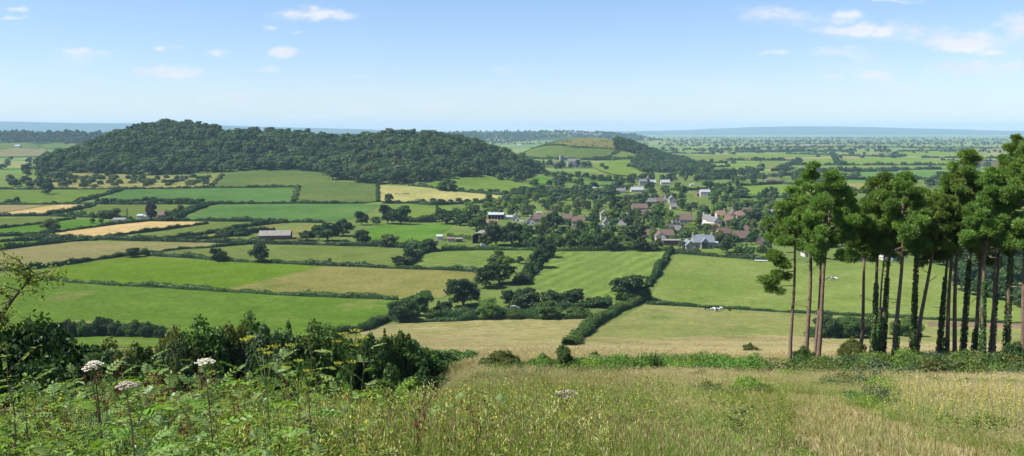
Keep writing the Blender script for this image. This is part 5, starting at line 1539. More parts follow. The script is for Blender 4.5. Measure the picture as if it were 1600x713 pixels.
M['umbel_yellow'] = leaf_mat('umbel_yellow', (.3, .32, .03), (.52, .5, .06), .25)
M['pine_needle'] = leaf_mat('pine_needle', (.075, .135, .028), (.2, .305, .06), .36, .3)
M['ivy'] = leaf_mat('ivy', (.025, .06, .014), (.085, .17, .035), .2, .3, .02)
M['fern'] = leaf_mat('fern', (.07, .15, .025), (.14, .25, .045), .3, .5)


class PB:
    """plant builder: numpy pieces joined into one mesh"""
    def __init__(s): s.V, s.F, s.mi, s.tn, s.n = [], {3: [], 4: []}, {3: [], 4: []}, {3: [], 4: []}, 0

    def put(s, V, F, m, tone):
        F = np.asarray(F) + s.n; k = F.shape[1]
        s.V.append(np.asarray(V, float)); s.F[k].append(F); s.mi[k].append(np.full(len(F), m)); s.tn[k].append(np.broadcast_to(tone, (len(F),)).astype(float)); s.n += len(V)

    def mesh(s, name, mats):
        ks = [k for k in (3, 4) if s.F[k]]
        return npmesh(name, np.concatenate(s.V), [np.concatenate(s.F[k]) for k in ks], mats, [np.concatenate(s.mi[k]) for k in ks], [np.concatenate(s.tn[k]) for k in ks])

    def blades(s, rng, n, rad, h, w, lean, m, seed_m=None, seed_p=0, seed_l=.07, seed_w=.011):
        a = rng.random(n) * 6.283; r = rad * np.sqrt(rng.random(n))
        B = np.column_stack([r * np.cos(a), r * np.sin(a), np.zeros(n)])
        b = a + rng.normal(0, .9, n); o = np.column_stack([np.cos(b), np.sin(b), np.zeros(n)])
        H = rng.uniform(*h, n)[:, None]; Lg = (lean * rng.random(n) ** 1.3)[:, None]
        c = b + 1.57 + rng.normal(0, .7, n); side = np.column_stack([np.cos(c), np.sin(c), np.zeros(n)])
        ww = (w * rng.uniform(.6, 1.3, n))[:, None]
        rows = []
        for t, k in ((0, .8), (.4, 1), (.75, .7)):
            p = B + np.array([0, 0, 1]) * H * (t - .18 * Lg * t * t) + o * H * Lg * t * t
            rows += [p - side * ww * k / 2, p + side * ww * k / 2]
        tip = B + np.array([0, 0, 1]) * H * (1 - .3 * Lg) + o * H * Lg * 1.05
        V = np.stack(rows + [tip], 1).reshape(-1, 3)
        q = np.arange(n)[:, None] * 7
        tone = np.clip(rng.normal(.5, .25, n), 0, 1)
        s.put(V, np.concatenate([q + [0, 1, 3, 2], q + [2, 3, 5, 4]]), m, np.concatenate([tone, tone]))
        s.put(np.zeros((0, 3)), (q + [4, 5, 6]) - 0 + (-len(V)), m, tone) if False else s._tri(q + [4, 5, 6], len(V), m, tone)
        if seed_m is not None and seed_p > 0:
            k = rng.random(n) < seed_p; t0 = tip[k]; d = unit(o[k] * Lg[k] * 1.6 + np.array([0, 0, 1.0])); sd = side[k]
            e = np.cross(d, sd); L_ = seed_l * rng.uniform(.6, 1.4, k.sum())[:, None]
            for ax in (sd, e):
                V = np.stack([t0 - d * .01, t0 + d * L_ * .4 - ax * seed_w / 2, t0 + d * L_, t0 + d * L_ * .4 + ax * seed_w / 2], 1).reshape(-1, 3)
                s.put(V, np.arange(len(V)).reshape(-1, 4), seed_m, np.clip(rng.normal(.5, .3, k.sum()), 0, 1))
        return s

    def _tri(s, F, nv, m, tone):
        F = np.asarray(F) + s.n - nv
        s.F[3].append(F); s.mi[3].append(np.full(len(F), m)); s.tn[3].append(tone)

    def leaf(s, base, d, up, L, W_, m, tone):
        d = Vector(d).normalized(); up = Vector(up); sd = d.cross(up).normalized(); up = sd.cross(d)
        b = Vector(base); dr = -up * L * .12
        P = [b, b + d * L * .35 + sd * W_ * .5 + up * W_ * .14, b + d * L * .7 + sd * W_ * .36 + up * W_ * .1 + dr * .5, b + d * L + dr, b + d * L * .7 - sd * W_ * .36 + up * W_ * .1 + dr * .5, b + d * L * .35 - sd * W_ * .5 + up * W_ * .14]
        s.put([tuple(p) for p in P], [(0, 1, 2, 3), (0, 3, 4, 5)], m, tone)

    def stalk(s, pts, r0, r1, m, tone=.5):
        mb = MB(); k = len(pts)
        mb.tube(pts, [r0 + (r1 - r0) * i / (k - 1) for i in range(k)], 4, cap=False)
        s.put(mb.v, mb.f, m, tone)

    def pinnate(s, rng, base, d, L, nl, lw, m, tone):
        """a compound leaf: paired leaflets along a drooping rib"""
        d = Vector(d).normalized(); up = Vector((0, 0, 1)); sd = d.cross(up).normalized(); u2 = sd.cross(d)
        pts = [Vector(base) + d * L * t - Vector((0, 0, 1)) * L * .25 * t * t for t in np.linspace(0, 1, 5)]
        s.stalk(pts, .0022, .001, 1)
        for i in range(nl):
            t = .3 + .7 * i / nl; p = Vector(base) + d * L * t - Vector((0, 0, 1)) * L * .25 * t * t
            ll = lw * (1.1 - .5 * abs(t - .6)) * rng.uniform(.85, 1.15)
            for q in (-1, 1):
                s.leaf(p, sd * q + d * .45 - u2 * .1 + Vector(rng.normal(0, .1, 3)), u2, ll, ll * .42, m, tone + rng.normal(0, .1))
        s.leaf(pts[-1], d - Vector((0, 0, .35)), u2, lw, lw * .42, m, tone)

    def floret(s, rng, c, r, n, m, size, flat=.25):
        c = np.array(c); P = c + unit(rng.normal(size=(n, 3))) * r * np.sqrt(rng.random((n, 1))) * np.array([1, 1, flat])
        nr = unit(np.column_stack([rng.normal(0, .45, n), rng.normal(0, .45, n), np.ones(n)]))
        V, F = leafquads(P, nr, size, size * .9, rng)
        s.put(V, F, m, np.clip(rng.normal(.55, .25, n), 0, 1))


def tuft(name, seed, spec, mats):
    rng = np.random.default_rng(seed); b = PB()
    for kw in spec: b.blades(rng, **kw)
    return b.mesh(name, mats)


MG = [M['grass_green'], M['grass_dry'], M['seed_tan'], M['seed_brown'], M['grass_lush'], M['grass_gold']]
T_LUSH = [tuft('lush_tuft', 400 + k, [dict(n=110, rad=.22, h=(.2, .5), w=.0075, lean=.75, m=4), dict(n=40, rad=.22, h=(.3, .6), w=.005, lean=.6, m=0), dict(n=12, rad=.22, h=(.4, .75), w=.0028, lean=.35, m=0, seed_m=2 if k % 2 else 3, seed_p=.8, seed_l=.05, seed_w=.007), dict(n=14, rad=.2, h=(.25, .55), w=.004, lean=.7, m=1)], MG) for k in range(4)]
T_GREEN = [tuft('green_tuft', 410 + k, [dict(n=110, rad=.24, h=(.15, .42), w=.006, lean=.8, m=0), dict(n=50, rad=.22, h=(.25, .5), w=.004, lean=.6, m=5), dict(n=18, rad=.22, h=(.4, .65), w=.0025, lean=.4, m=5, seed_m=2, seed_p=.8, seed_l=.05, seed_w=.007)], MG) for k in range(3)]
T_DRY = [tuft('dry_tuft', 420 + k, [dict(n=60, rad=.24, h=(.15, .38), w=.006, lean=.8, m=0), dict(n=80, rad=.25, h=(.2, .5), w=.0045, lean=.75, m=5), dict(n=36, rad=.25, h=(.3, .62), w=.003, lean=.6, m=1, seed_m=2, seed_p=.85, seed_l=.055, seed_w=.008)], MG) for k in range(4)]
T_SHORT = [tuft('short_tuft', 430 + k, [dict(n=60, rad=.22, h=(.05, .16), w=.008, lean=1.0, m=1), dict(n=30, rad=.22, h=(.05, .2), w=.008, lean=.9, m=5)], MG) for k in range(2)]
P_DRY = [tuft('dry_patch', 440 + k, [dict(n=150, rad=.8, h=(.2, .5), w=.02, lean=.6, m=0), dict(n=240, rad=.8, h=(.35, .7), w=.016, lean=.55, m=5), dict(n=170, rad=.8, h=(.4, .8), w=.014, lean=.5, m=1, seed_m=2, seed_p=.8, seed_l=.12, seed_w=.03)], MG) for k in range(3)]
P_GREEN = [tuft('green_patch', 450 + k, [dict(n=280, rad=.8, h=(.25, .6), w=.02, lean=.6, m=0), dict(n=150, rad=.8, h=(.35, .7), w=.014, lean=.5, m=5, seed_m=2, seed_p=.5, seed_l=.1, seed_w=.02)], MG) for k in range(3)]
rg = np.random.default_rng(77)


def sector(n, r0, r1, p0, p1, power=1.0):
    """n random ground points with distance r0..r1 between two bearings given as photo columns"""
    a0, a1 = math.atan((p0 - 800) / FPX), math.atan((p1 - 800) / FPX)
    a = rg.uniform(a0, a1, n); r = np.sqrt(rg.random(n) * (r1 * r1 - r0 * r0) + r0 * r0)
    x, y = r * np.sin(a), r * np.cos(a)
    return np.column_stack([x, y, terrain(x, y)])


def vnoise(X, Y, s, ph=0.0):
    return (np.sin(X * s + ph) * np.sin(Y * s * 1.13 + 2 * ph) + .6 * np.sin(X * s * 2.3 + Y * s * 1.7 + ph) + .4 * np.sin(X * s * 4.1 - Y * s * 3.3 + 3 * ph)) / 2


def pathdist(P):
    d = np.full(len(P), 1e9)
    for a, b in zip(PATHW[:-1], PATHW[1:]):
        ab = b - a; t = np.clip(((P[:, :2] - a) @ ab) / (ab @ ab), 0, 1)
        d = np.minimum(d, np.hypot(*(P[:, :2] - a - t[:, None] * ab).T))
    return d


def bare(P, r):
    """the hollow on the left, full of trees, needs no grass"""
    px = px_of(P[:, 0], P[:, 1])
    return (px < 640 + 60 * vnoise(P[:, 0], P[:, 1], .7, 3) + 40 * rg.normal(size=len(P))) & (r > 13) & (r < 130)


P = np.concatenate([sector(3600, 5.2, 10, -150, 1750), sector(9500, 10, 26, -150, 1750), sector(16000, 26, 64, 560, 1780)])
r = np.hypot(P[:, 0], P[:, 1]); keep = ~bare(P, r)
pd = pathdist(P); keep &= (pd > 1.3 + .5 * rg.random(len(P))) | (rg.random(len(P)) < .05)
P, r = P[keep], r[keep]; px = px_of(P[:, 0], P[:, 1])
dry = sstep(-.9, .8, (px - 1170) / 520 + (r - 21) / 22 + .75 * vnoise(P[:, 0], P[:, 1], .35, 1.0))
dry *= 1 - .75 * ((np.abs(px - 1290 - (30 - r) * 3) < 110) & (r < 52) & (r > 20)) * (vnoise(P[:, 0], P[:, 1], .3, 2) > -.4)
isdry = rg.random(len(P)) < dry
lush = (~isdry) & (rg.random(len(P)) < sstep(28, 10, r))
protos = [proto(f'blade_{i:02d}', m_) for i, m_ in enumerate(T_DRY + T_GREEN + T_LUSH)]
idx = np.where(isdry, rg.integers(0, 4, len(P)), np.where(lush, 7 + rg.integers(0, 4, len(P)), 4 + rg.integers(0, 3, len(P))))
s = rg.uniform(.75, 1.2, len(P)) * np.interp(r, [3, 10, 26, 60], [.85, 1.0, 1.25, 1.7])
sz = rg.uniform(.7, 1.15, len(P)) * np.interp(r, [3, 10, 30, 60], [.95, .9, .8, .85]) * (1 + .3 * vnoise(P[:, 0], P[:, 1], .5, 4))
sz *= np.clip((pd[keep] - .4) / 3.2, .3, 1) * np.interp(px, [1000, 1250], [1, .8])
tilt = rg.normal(0, .1, (len(P), 2))
scatter('grass', protos, P, np.column_stack([tilt, rg.random(len(P)) * 6.28]), np.column_stack([s, s, sz]), idx)
# coarse dark clumps and leafy patches in the rough grass
P = np.concatenate([sector(420, 9, 34, 620, 1780), sector(150, 20, 48, 1180, 1420)]); r = np.hypot(P[:, 0], P[:, 1])
vn = vnoise(P[:, 0], P[:, 1], .42, 5.0); keep = (vn > .12) & (pathdist(P) > 1.3); P, r = P[keep], r[keep]
s = rg.uniform(.35, .75, len(P)) * np.interp(r, [9, 40], [.75, 1.3])
grass_clumps = (P, s)
# trodden grass on the path
q = rg.random((600, 2)); seg = rg.integers(0, len(PATHW) - 1, 600)
xy = PATHW[seg] + (PATHW[seg + 1] - PATHW[seg]) * q[:, :1] + rg.normal(0, .5, (600, 2))
P = np.column_stack([xy, terrain(xy[:, 0], xy[:, 1])])
s = rg.uniform(.6, 1.2, len(P))
scatter('short_grass', [proto(f'short_{i}', m_) for i, m_ in enumerate(T_SHORT)], P, np.column_stack([np.zeros((len(P), 2)), rg.random(len(P)) * 6.28]), np.column_stack([s, s, s]), rg.integers(0, 2, len(P)))
# the long slope below the brow
P = np.concatenate([sector(9000, 60, 130, 600, 1780), sector(17000, 130, 292, 600, 1780)])
r = np.hypot(P[:, 0], P[:, 1]); px = px_of(P[:, 0], P[:, 1])
n3 = vnoise(P[:, 0], P[:, 1], .09, 2.0)
idx = np.where(rg.random(len(P)) < sstep(-.1, .6, n3), 3 + rg.integers(0, 3, len(P)), rg.integers(0, 3, len(P)))
s = rg.uniform(.8, 1.3, len(P)) * np.interp(r, [60, 130, 292], [1.3, 2.0, 2.4])
keep = P[:, 1] < 268 + 14 * vnoise(P[:, 0], P[:, 1], .05, 1)
P, idx, s = P[keep], idx[keep], s[keep]
scatter('slope_grass', [proto(f'patch_{i}', m_) for i, m_ in enumerate(P_DRY + P_GREEN)], P, np.column_stack([np.zeros((len(P), 2)), rg.random(len(P)) * 6.28]), np.column_stack([s, s, rg.uniform(.6, 1.0, len(P))]), idx)


# ---- leafy weeds of the left foreground
def weed(kind, seed):
    rng = np.random.default_rng(seed); b = PB()
    if kind == 'pinnate':
        h = rng.uniform(.6, .95); top = Vector((rng.normal(0, .06), rng.normal(0, .06), h))
        b.stalk([Vector((0, 0, -.1)), top * .5 + Vector((.02, 0, 0)), top], .005, .002, 1)
        for i in range(12):
            t = .3 + .7 * i / 12; a = i * 2.4 + rng.normal(0, .3)
            b.pinnate(rng, top * t, (math.cos(a), math.sin(a), .35 + .5 * t), rng.uniform(.16, .26), 5, rng.uniform(.036, .055), 0, rng.uniform(.2, .9))
    elif kind == 'broad':
        for j in range(3):
            h = rng.uniform(.45, .85); top = Vector((rng.normal(0, .12), rng.normal(0, .12), h))
            b.stalk([Vector((0, 0, -.1)), top * .5, top], .004, .0015, 1)
            for i in range(9):
                t = .25 + .75 * i / 9; a = i * 1.57 + rng.normal(0, .3)
                for q in (0, math.pi):
                    b.leaf(top * t, (math.cos(a + q), math.sin(a + q), .25 - .3 * (1 - t)), (0, 0, 1), rng.uniform(.035, .07) * (1.2 - .5 * t), rng.uniform(.02, .035) * (1.2 - .5 * t), 0, rng.uniform(.2, .9))
    elif kind == 'trefoil':
        for j in range(4):
            a0 = rng.random() * 6.28; L = rng.uniform(.4, .8)
            pts = [Vector((math.cos(a0) * L * t, math.sin(a0) * L * t, .1 + 1.5 * L * t - 1.1 * L * t * t)) for t in np.linspace(0, 1, 6)]
            b.stalk(pts, .004, .002, 1)
            for i in range(1, 6):
                for q in range(2):
                    a = rng.random() * 6.28; p = pts[i] + Vector((math.cos(a), math.sin(a), .5)) * .06
                    for g in (-1, 0, 1): b.leaf(p, (math.cos(a + g * .9), math.sin(a + g * .9), .15), (0, 0, 1), rng.uniform(.035, .06), rng.uniform(.028, .04), 0, rng.uniform(.2, .9))
    elif kind == 'fern':
        for j in range(6):
            a = j * 1.05 + rng.normal(0, .2); L = rng.uniform(.45, .7)
            for i in range(12):
                t = i / 12; p = Vector((math.cos(a) * L * t * .8, math.sin(a) * L * t * .8, L * (1.15 * t - .75 * t * t) + .1)); d = Vector((math.cos(a), math.sin(a), .6 - 1.3 * t)); sd = Vector((-math.sin(a), math.cos(a), 0))
                w = .17 * (1 - t) ** .8 + .01
                for q in (-1, 1): b.leaf(p, sd * q + d * .35, (0, 0, 1), w, .035, 0, rng.uniform(.3, .8))
    elif kind == 'lance':                # tufts of narrow leaved stems with small buds
        for j in range(6):
            h = rng.uniform(.4, .8); lx, ly = rng.normal(0, .14, 2); bx, by = rng.normal(0, .05, 2)
            pts = [Vector((bx, by, -.1)), Vector((bx + lx * .35, by + ly * .35, h * .5)), Vector((bx + lx, by + ly, h))]
            b.stalk(pts, .003, .0014, 1)
            for i in range(16):
                t = rng.uniform(.2, 1); p = pts[0].lerp(pts[2], t); p.z = max(p.z, .03); a = i * 2.4
                b.leaf(p, (math.cos(a), math.sin(a), rng.uniform(.2, 1.1)), (0, 0, 1), rng.uniform(.05, .1), rng.uniform(.009, .016), 0, rng.uniform(.2, 1))
            for i in range(5):
                q = pts[2] + Vector((rng.normal(0, .02), rng.normal(0, .02), -.02 * i)); b.leaf(q, (rng.normal(0, .3), rng.normal(0, .3), 1), (1, 0, 0), .026, .012, 2, rng.random())
    else:                                # dock: red brown seeding spikes
        for j in range(2):
            h = rng.uniform(.7, 1.05); lx, ly = rng.normal(0, .1, 2)
            b.stalk([Vector((lx * .2, ly * .2, -.1)), Vector((lx * .6, ly * .6, h * .6)), Vector((lx, ly, h))], .004, .0015, 0, .3)
            for _ in range(70):
                t = rng.uniform(.45, 1); p = Vector((lx * t, ly * t, h * t)) + Vector(rng.normal(0, .018, 3))
                b.leaf(p, rng.normal(0, 1, 3), (0, 0, 1), .022, .014, 0, rng.random())
            for i in range(4): b.leaf((lx * .1, ly * .1, .08 + .12 * i), (math.cos(i * 2.2), math.sin(i * 2.2), .5), (0, 0, 1), .2, .05, 1, rng.random())
    return b


WMESH = []
for kind, mats, cnt in (('pinnate', ['weed_blue', 'stem'], 3), ('pinnate', ['weed_bright', 'stem'], 2), ('broad', ['weed_bright', 'stem'], 3), ('trefoil', ['weed_bright', 'stem_brown'], 3), ('fern', ['fern', 'stem'], 2), ('dock', ['weed_red', 'stem'], 2), ('broad', ['weed_blue', 'stem'], 2)):
    for c in range(cnt): WMESH.append(proto(f'weed_{len(WMESH):02d}', weed(kind, 500 + len(WMESH)).mesh('weed', [M[q] for q in mats])))
P = np.concatenate([sector(1900, 3.6, 11, -200, 450), sector(110, 5.2, 10, 430, 640), sector(40, 6.5, 10.5, 640, 860)])
r = np.hypot(P[:, 0], P[:, 1]); px = px_of(P[:, 0], P[:, 1])
idx = rg.choice(len(WMESH), len(P), p=np.array([1.6, 1.6, 1.6, 2, 2, 2.4, 2.4, 2.4, 1.6, 1.6, 1.6, .9, .9, .45, .45, 1, 1]) / sum([1.6, 1.6, 1.6, 2, 2, 2.4, 2.4, 2.4, 1.6, 1.6, 1.6, .9, .9, .45, .45, 1, 1]))
dk = rg.random(len(P)) < .17 * np.exp(-((px - 240) / 130) ** 2) * (r > 6.5)
idx[dk] = 13 + rg.integers(0, 2, dk.sum())
s = rg.uniform(.42, 1.12, len(P)) * np.interp(r, [3, 6, 10], [.85, 1.0, 1.15])
scatter('weeds', WMESH, P, np.column_stack([rg.normal(0, .15, (len(P), 2)), rg.random(len(P)) * 6.28]), np.column_stack([s, s, s * rg.uniform(.8, 1.15, len(P))]), idx)


M['strap_leaf'] = leaf_mat('strap_leaf', (.1, .15, .02), (.24, .29, .05), .38, .5)
LANCE = [proto(f'lance_{i}', weed('lance', 540 + i).mesh('lance', [M[q] for q in ('strap_leaf', 'stem', 'bud' if i % 2 else 'seed_tan')])) for i in range(4)]
P = np.concatenate([sector(1500, 5.0, 12, 330, 960), sector(260, 5, 11, -100, 380), sector(420, 9, 20, 500, 1250)])
r = np.hypot(P[:, 0], P[:, 1]); P = P[~bare(P, r)]
s = rg.uniform(.55, 1.1, len(P))
scatter('flowering_weeds', LANCE, P, np.column_stack([rg.normal(0, .12, (len(P), 2)), rg.random(len(P)) * 6.28]), np.column_stack([s, s, s * rg.uniform(.8, 1.1, len(P))]), rg.integers(0, 4, len(P)))


# ---- small yellow flower spikes among the grass
def spike(seed):
    rng = np.random.default_rng(seed); b = PB(); h = rng.uniform(.6, .95); lx, ly = rng.normal(0, .1, 2)
    b.stalk([Vector((0, 0, -.1)), Vector((lx * .4, ly * .4, h * .5)), Vector((lx, ly, h))], .0025, .0012, 1)
    for j in range(3):
        o_ = Vector((rng.normal(0, .05), rng.normal(0, .05), -j * .12))
        for _ in range(12):
            t = rng.uniform(0, .1); p = Vector((lx, ly, h - t)) + o_ + Vector(rng.normal(0, .008, 3))
            b.leaf(p, rng.normal(0, 1, 3), (0, 0, 1), .015, .01, 0, rng.random())
    for i in range(8): b.leaf((lx * i / 8, ly * i / 8, h * i / 9), (math.cos(i * 2.4), math.sin(i * 2.4), .5), (0, 0, 1), .06, .012, 1, rng.random())
    return b.mesh('flower_spike', [M['petal_yellow'], M['stem']])
SPK = [proto(f'spike_{i}', spike(560 + i)) for i in range(4)]
P = np.concatenate([sector(70, 5, 11, 40, 640), sector(60, 6, 14, 500, 1000), sector(190, 12, 21, 1400, 1760), sector(40, 11, 24, 900, 1400)])
s = rg.uniform(.7, 1.15, len(P))
scatter('yellow_wildflowers', SPK, P, np.column_stack([rg.normal(0, .12, (len(P), 2)), rg.random(len(P)) * 6.28]), np.column_stack([s, s, s]), rg.integers(0, 4, len(P)))


# ---- plants one can point to
def at_r(px, py, r):
    d = ray(px, py); k = r / math.hypot(d[0], d[1])
    return Vector((d[0] * k, d[1] * k, EYE + d[2] * k))


def hogweed(heads, r, label, mat='petal_white', R_=.06):
    """white umbels on ribbed stems; heads = photo positions"""
    rng = np.random.default_rng(int(heads[0][0])); tops = [at_r(x, y, r) for x, y in heads]
    g = tops[0].copy(); g.x += .03; g.z = tz(g.x, g.y)
    o = empty('hogweed_plant', g, label=label, cat='wildflower')
    fork = Vector((0, 0, (tops[0].z - g.z) * .55))
    b = PB(); b.stalk([Vector((0, 0, -.1)), fork * .5 + Vector((.015, 0, 0)), fork], .007, .005, 0)
    for t in tops:
        q = t - g; b.stalk([fork, fork.lerp(q, .5) + Vector((0, 0, .03)), q - Vector((0, 0, .05))], .005, .003, 0)
    link('stem', b.mesh('stem', [M['stem_brown']]), o)
    for t in tops:
        q = t - g; b = PB(); hub = q - Vector((0, 0, .05))
        for i in range(17):
            a = i * 2.399; rr_ = R_ * math.sqrt((i + .5) / 17); c = q + Vector((math.cos(a) * rr_, math.sin(a) * rr_, .02 * (1 - (rr_ / R_) ** 2) - .004))
            b.stalk([hub, c], .0012, .0009, 1); b.floret(rng, c, R_ * .24, 26, 0, .0085, .4)
        link('flower_head', b.mesh('flower_head', [M[mat], M['stem']]), o)
    b = PB()
    for i in range(11):
        a = i * 1.8 + .6
        b.pinnate(rng, fork * (.35 + .125 * i), (math.cos(a), math.sin(a), .5), rng.uniform(.16, .26), 4, rng.uniform(.045, .075), 0, rng.uniform(.3, .8))
    link('leaf', b.mesh('leaf', [M['weed_bright'], M['stem']]), o)
hogweed([(320, 566)], 5.0, 'tall hogweed with domed white flower head against the dark trees', R_=.05)
hogweed([(198, 603)], 4.4, 'hogweed with greyish pink seeding head on brown stem', 'petal_pink', .047)
hogweed([(147, 569), (141, 576)], 5.6, 'hogweed at the left with faded cream head turned aside', 'petal_white', .045)
hogweed([(874, 614), (889, 612), (884, 621), (897, 616)], 10, 'hogweed with several small greyish heads alone in the open grass', 'petal_pink', .05)


def parsnip(heads, r, label):
    rng = np.random.default_rng(int(heads[0][0])); tops = [at_r(x, y, r + rng.uniform(-.15, .15)) for x, y in heads]
    c = sum(tops, Vector()) / len(tops); g = Vector((c.x, c.y, tz(c.x, c.y)))
    o = empty('parsnip_plant', g, label=label, cat='wildflower')
    zt = max(t.z for t in tops) - g.z
    b = PB(); b.stalk([Vector((0, 0, -.1)), Vector((.02, 0, zt * .4)), Vector((0, 0, zt * .75))], .007, .004, 0)
    for t in tops:
        q = t - g; f = Vector((0, 0, max(.1, min(zt * .75, q.z - .18))))
        b.stalk([f, f.lerp(q, .6) + Vector((0, 0, -.02)), q - Vector((0, 0, .03))], .003, .002, 0)
    for i in range(6):
        a = i * 2.4; b.pinnate(rng, (0, 0, zt * (.15 + .1 * i)), (math.cos(a), math.sin(a), .5), .25, 4, .07, 1, .5)
    link('stem', b.mesh('stem', [M['stem'], M['weed_bright']]), o)
    for t in tops:
        q = t - g; b = PB(); R_ = rng.uniform(.03, .048)
        for i in range(11):
            a = i * 2.399; rr_ = R_ * math.sqrt((i + .5) / 11); cc = q + Vector((math.cos(a) * rr_, math.sin(a) * rr_, .004))
            b.stalk([q - Vector((0, 0, .03)), cc], .001, .0008, 1); b.floret(rng, cc, .009, 12, 0, .006, .5)
        link('flower_head', b.mesh('flower_head', [M['umbel_yellow'], M['stem']]), o)
parsnip([(527,534),(537,522),(556,517),(569,528),(556,539),(529,568),(550,566)], 6.2, 'yellow flowered wild parsnip standing highest against the dark trees')
parsnip([(383,531),(392,527),(410,547),(427,542),(419,552),(454,540)], 5.8, 'yellow flowered wild parsnip left of the highest one')
parsnip([(466,564),(447,575),(480,580)], 6.4, 'shorter yellow parsnip between the two tall ones')


def sprig(px_top, py_top, r, label, leafm, n, L, name='leafy_sapling', lean=0.0, wide=.16, stemm='stem_brown', base_px=None, kind='simple'):
    """a single upright shoot with leaves along it"""
    t = at_r(px_top, py_top, r); bx = at_r(base_px or px_top, py_top, r)
    g = Vector((bx.x, bx.y, tz(bx.x, bx.y))); q = t - g; rng = np.random.default_rng(int(px_top))
    o = empty(name, g, label=label, cat='sapling')
    b = PB(); pts = [Vector((q.x * u ** 1.5, q.y * u, q.z * u)) + Vector((rng.normal(0, .012), 0, 0)) * (u > 0) for u in np.linspace(0, 1, 7)]
    pts[0].z -= .1
    b.stalk(pts, .008, .002, 0); tw = []
    for i in range(max(3, n // 7)):
        u = rng.uniform(.3, .95); k = u * 6; p = pts[int(k)].lerp(pts[min(6, int(k) + 1)], k - int(k)); a = rng.random() * 6.28
        e = p + Vector((math.cos(a) * wide, math.sin(a) * wide, wide * rng.uniform(.2, .9))) * rng.uniform(.5, 1.2)
        b.stalk([p, p.lerp(e, .5) + Vector((0, 0, .02)), e], .003, .0012, 0); tw.append((p, e))
    link('stem', b.mesh('stem', [M[stemm]]), o)
    b = PB()
    for i in range(n):
        if i % 3 and tw: p0, p1 = tw[rng.integers(len(tw))]; p = p0.lerp(p1, rng.uniform(.2, 1))
        else: k = rng.uniform(2, 6); p = pts[int(k)].lerp(pts[min(6, int(k) + 1)], k - int(k))
        a = rng.random() * 6.28; d = (math.cos(a), math.sin(a), rng.uniform(-.3, .6))
        if kind == 'pinnate': b.pinnate(rng, p, d, L * 3, 4, L, 0, rng.random())
        else: b.leaf(p, d, (0, 0, 1), L * rng.uniform(.7, 1.3), L * .55, 0, rng.random())
    link('leaves', b.mesh('leaves', [M[leafm], M[stemm]]), o)
sprig(484, 505, 5.8, 'slender sapling with shining blue green leaflets among the parsnips', 'weed_blue', 14, .05, kind='pinnate', wide=.1)
sprig(1160, 640, 11.5, 'dark leaved shoot standing alone in the pale grass', 'leaf_dark', 60, .07, wide=.22)
sprig(1130, 656, 11.3, 'smaller dark shoot left of the lone dark leaved one', 'leaf_dark', 34, .06, wide=.16)
sprig(1118, 690, 10.5, 'low dark shoot at the bottom below the lone dark leaved one', 'leaf_dark', 30, .06, wide=.2)
sprig(1192, 690, 10.8, 'low dark shoot right of the lone dark leaved one', 'leaf_dark', 26, .05, wide=.16)
sprig(40, 585, 6.0, 'bright leafy shoot at the far left before the dark bush', 'weed_bright', 46, .05, wide=.2)
sprig(12, 545, 6.5, 'thin shoot with bright leaves touching the dark bush', 'weed_bright', 40, .045, wide=.22)

# leaning young tree at the left edge and the dark bush below it
g = at_r(-60, 700, 11); g.z = tz(g.x, g.y)
o = empty('leaning_tree', g, label='thin leaning tree with sparse yellowish leaves at the left edge', cat='tree')
key = [at_r(-45, 600, 11), at_r(-12, 515, 11), at_r(18, 470, 11), at_r(40, 444, 11), at_r(56, 424, 11)]
mb = MB(); tp = [Vector((0, 0, -.2))] + [k_ - g for k_ in key]
mb.tube(tp, [.05, .04, .028, .02, .012, .005], 7); rng = np.random.default_rng(3); ends = []
for i in range(26):
    u = rng.uniform(1.6, 4.95); p = tp[int(u)].lerp(tp[int(u) + 1], u - int(u)); a = rng.random() * 6.28; L = rng.uniform(.15, .45)
    e = p + Vector((math.cos(a) * L, math.sin(a) * L, rng.uniform(-.1, .3))); mb.tube([p, p.lerp(e, .5) + Vector((0, 0, .03)), e], [.008, .005, .002], 4); ends += [(p, e)]
mb.build('trunk', M['bark'], o)
b = PB()
for i in range(1500):
    p0, p1 = ends[rng.integers(len(ends))]; p = p0.lerp(p1, rng.uniform(.3, 1.15)) + Vector(rng.normal(0, .05, 3))
    b.leaf(p, rng.normal(0, 1, 3), (0, 0, 1), rng.uniform(.03, .055), .022, 0, rng.random())
link('leaves', b.mesh('leaves', [M['leaf_yellow'], M['stem']]), o)


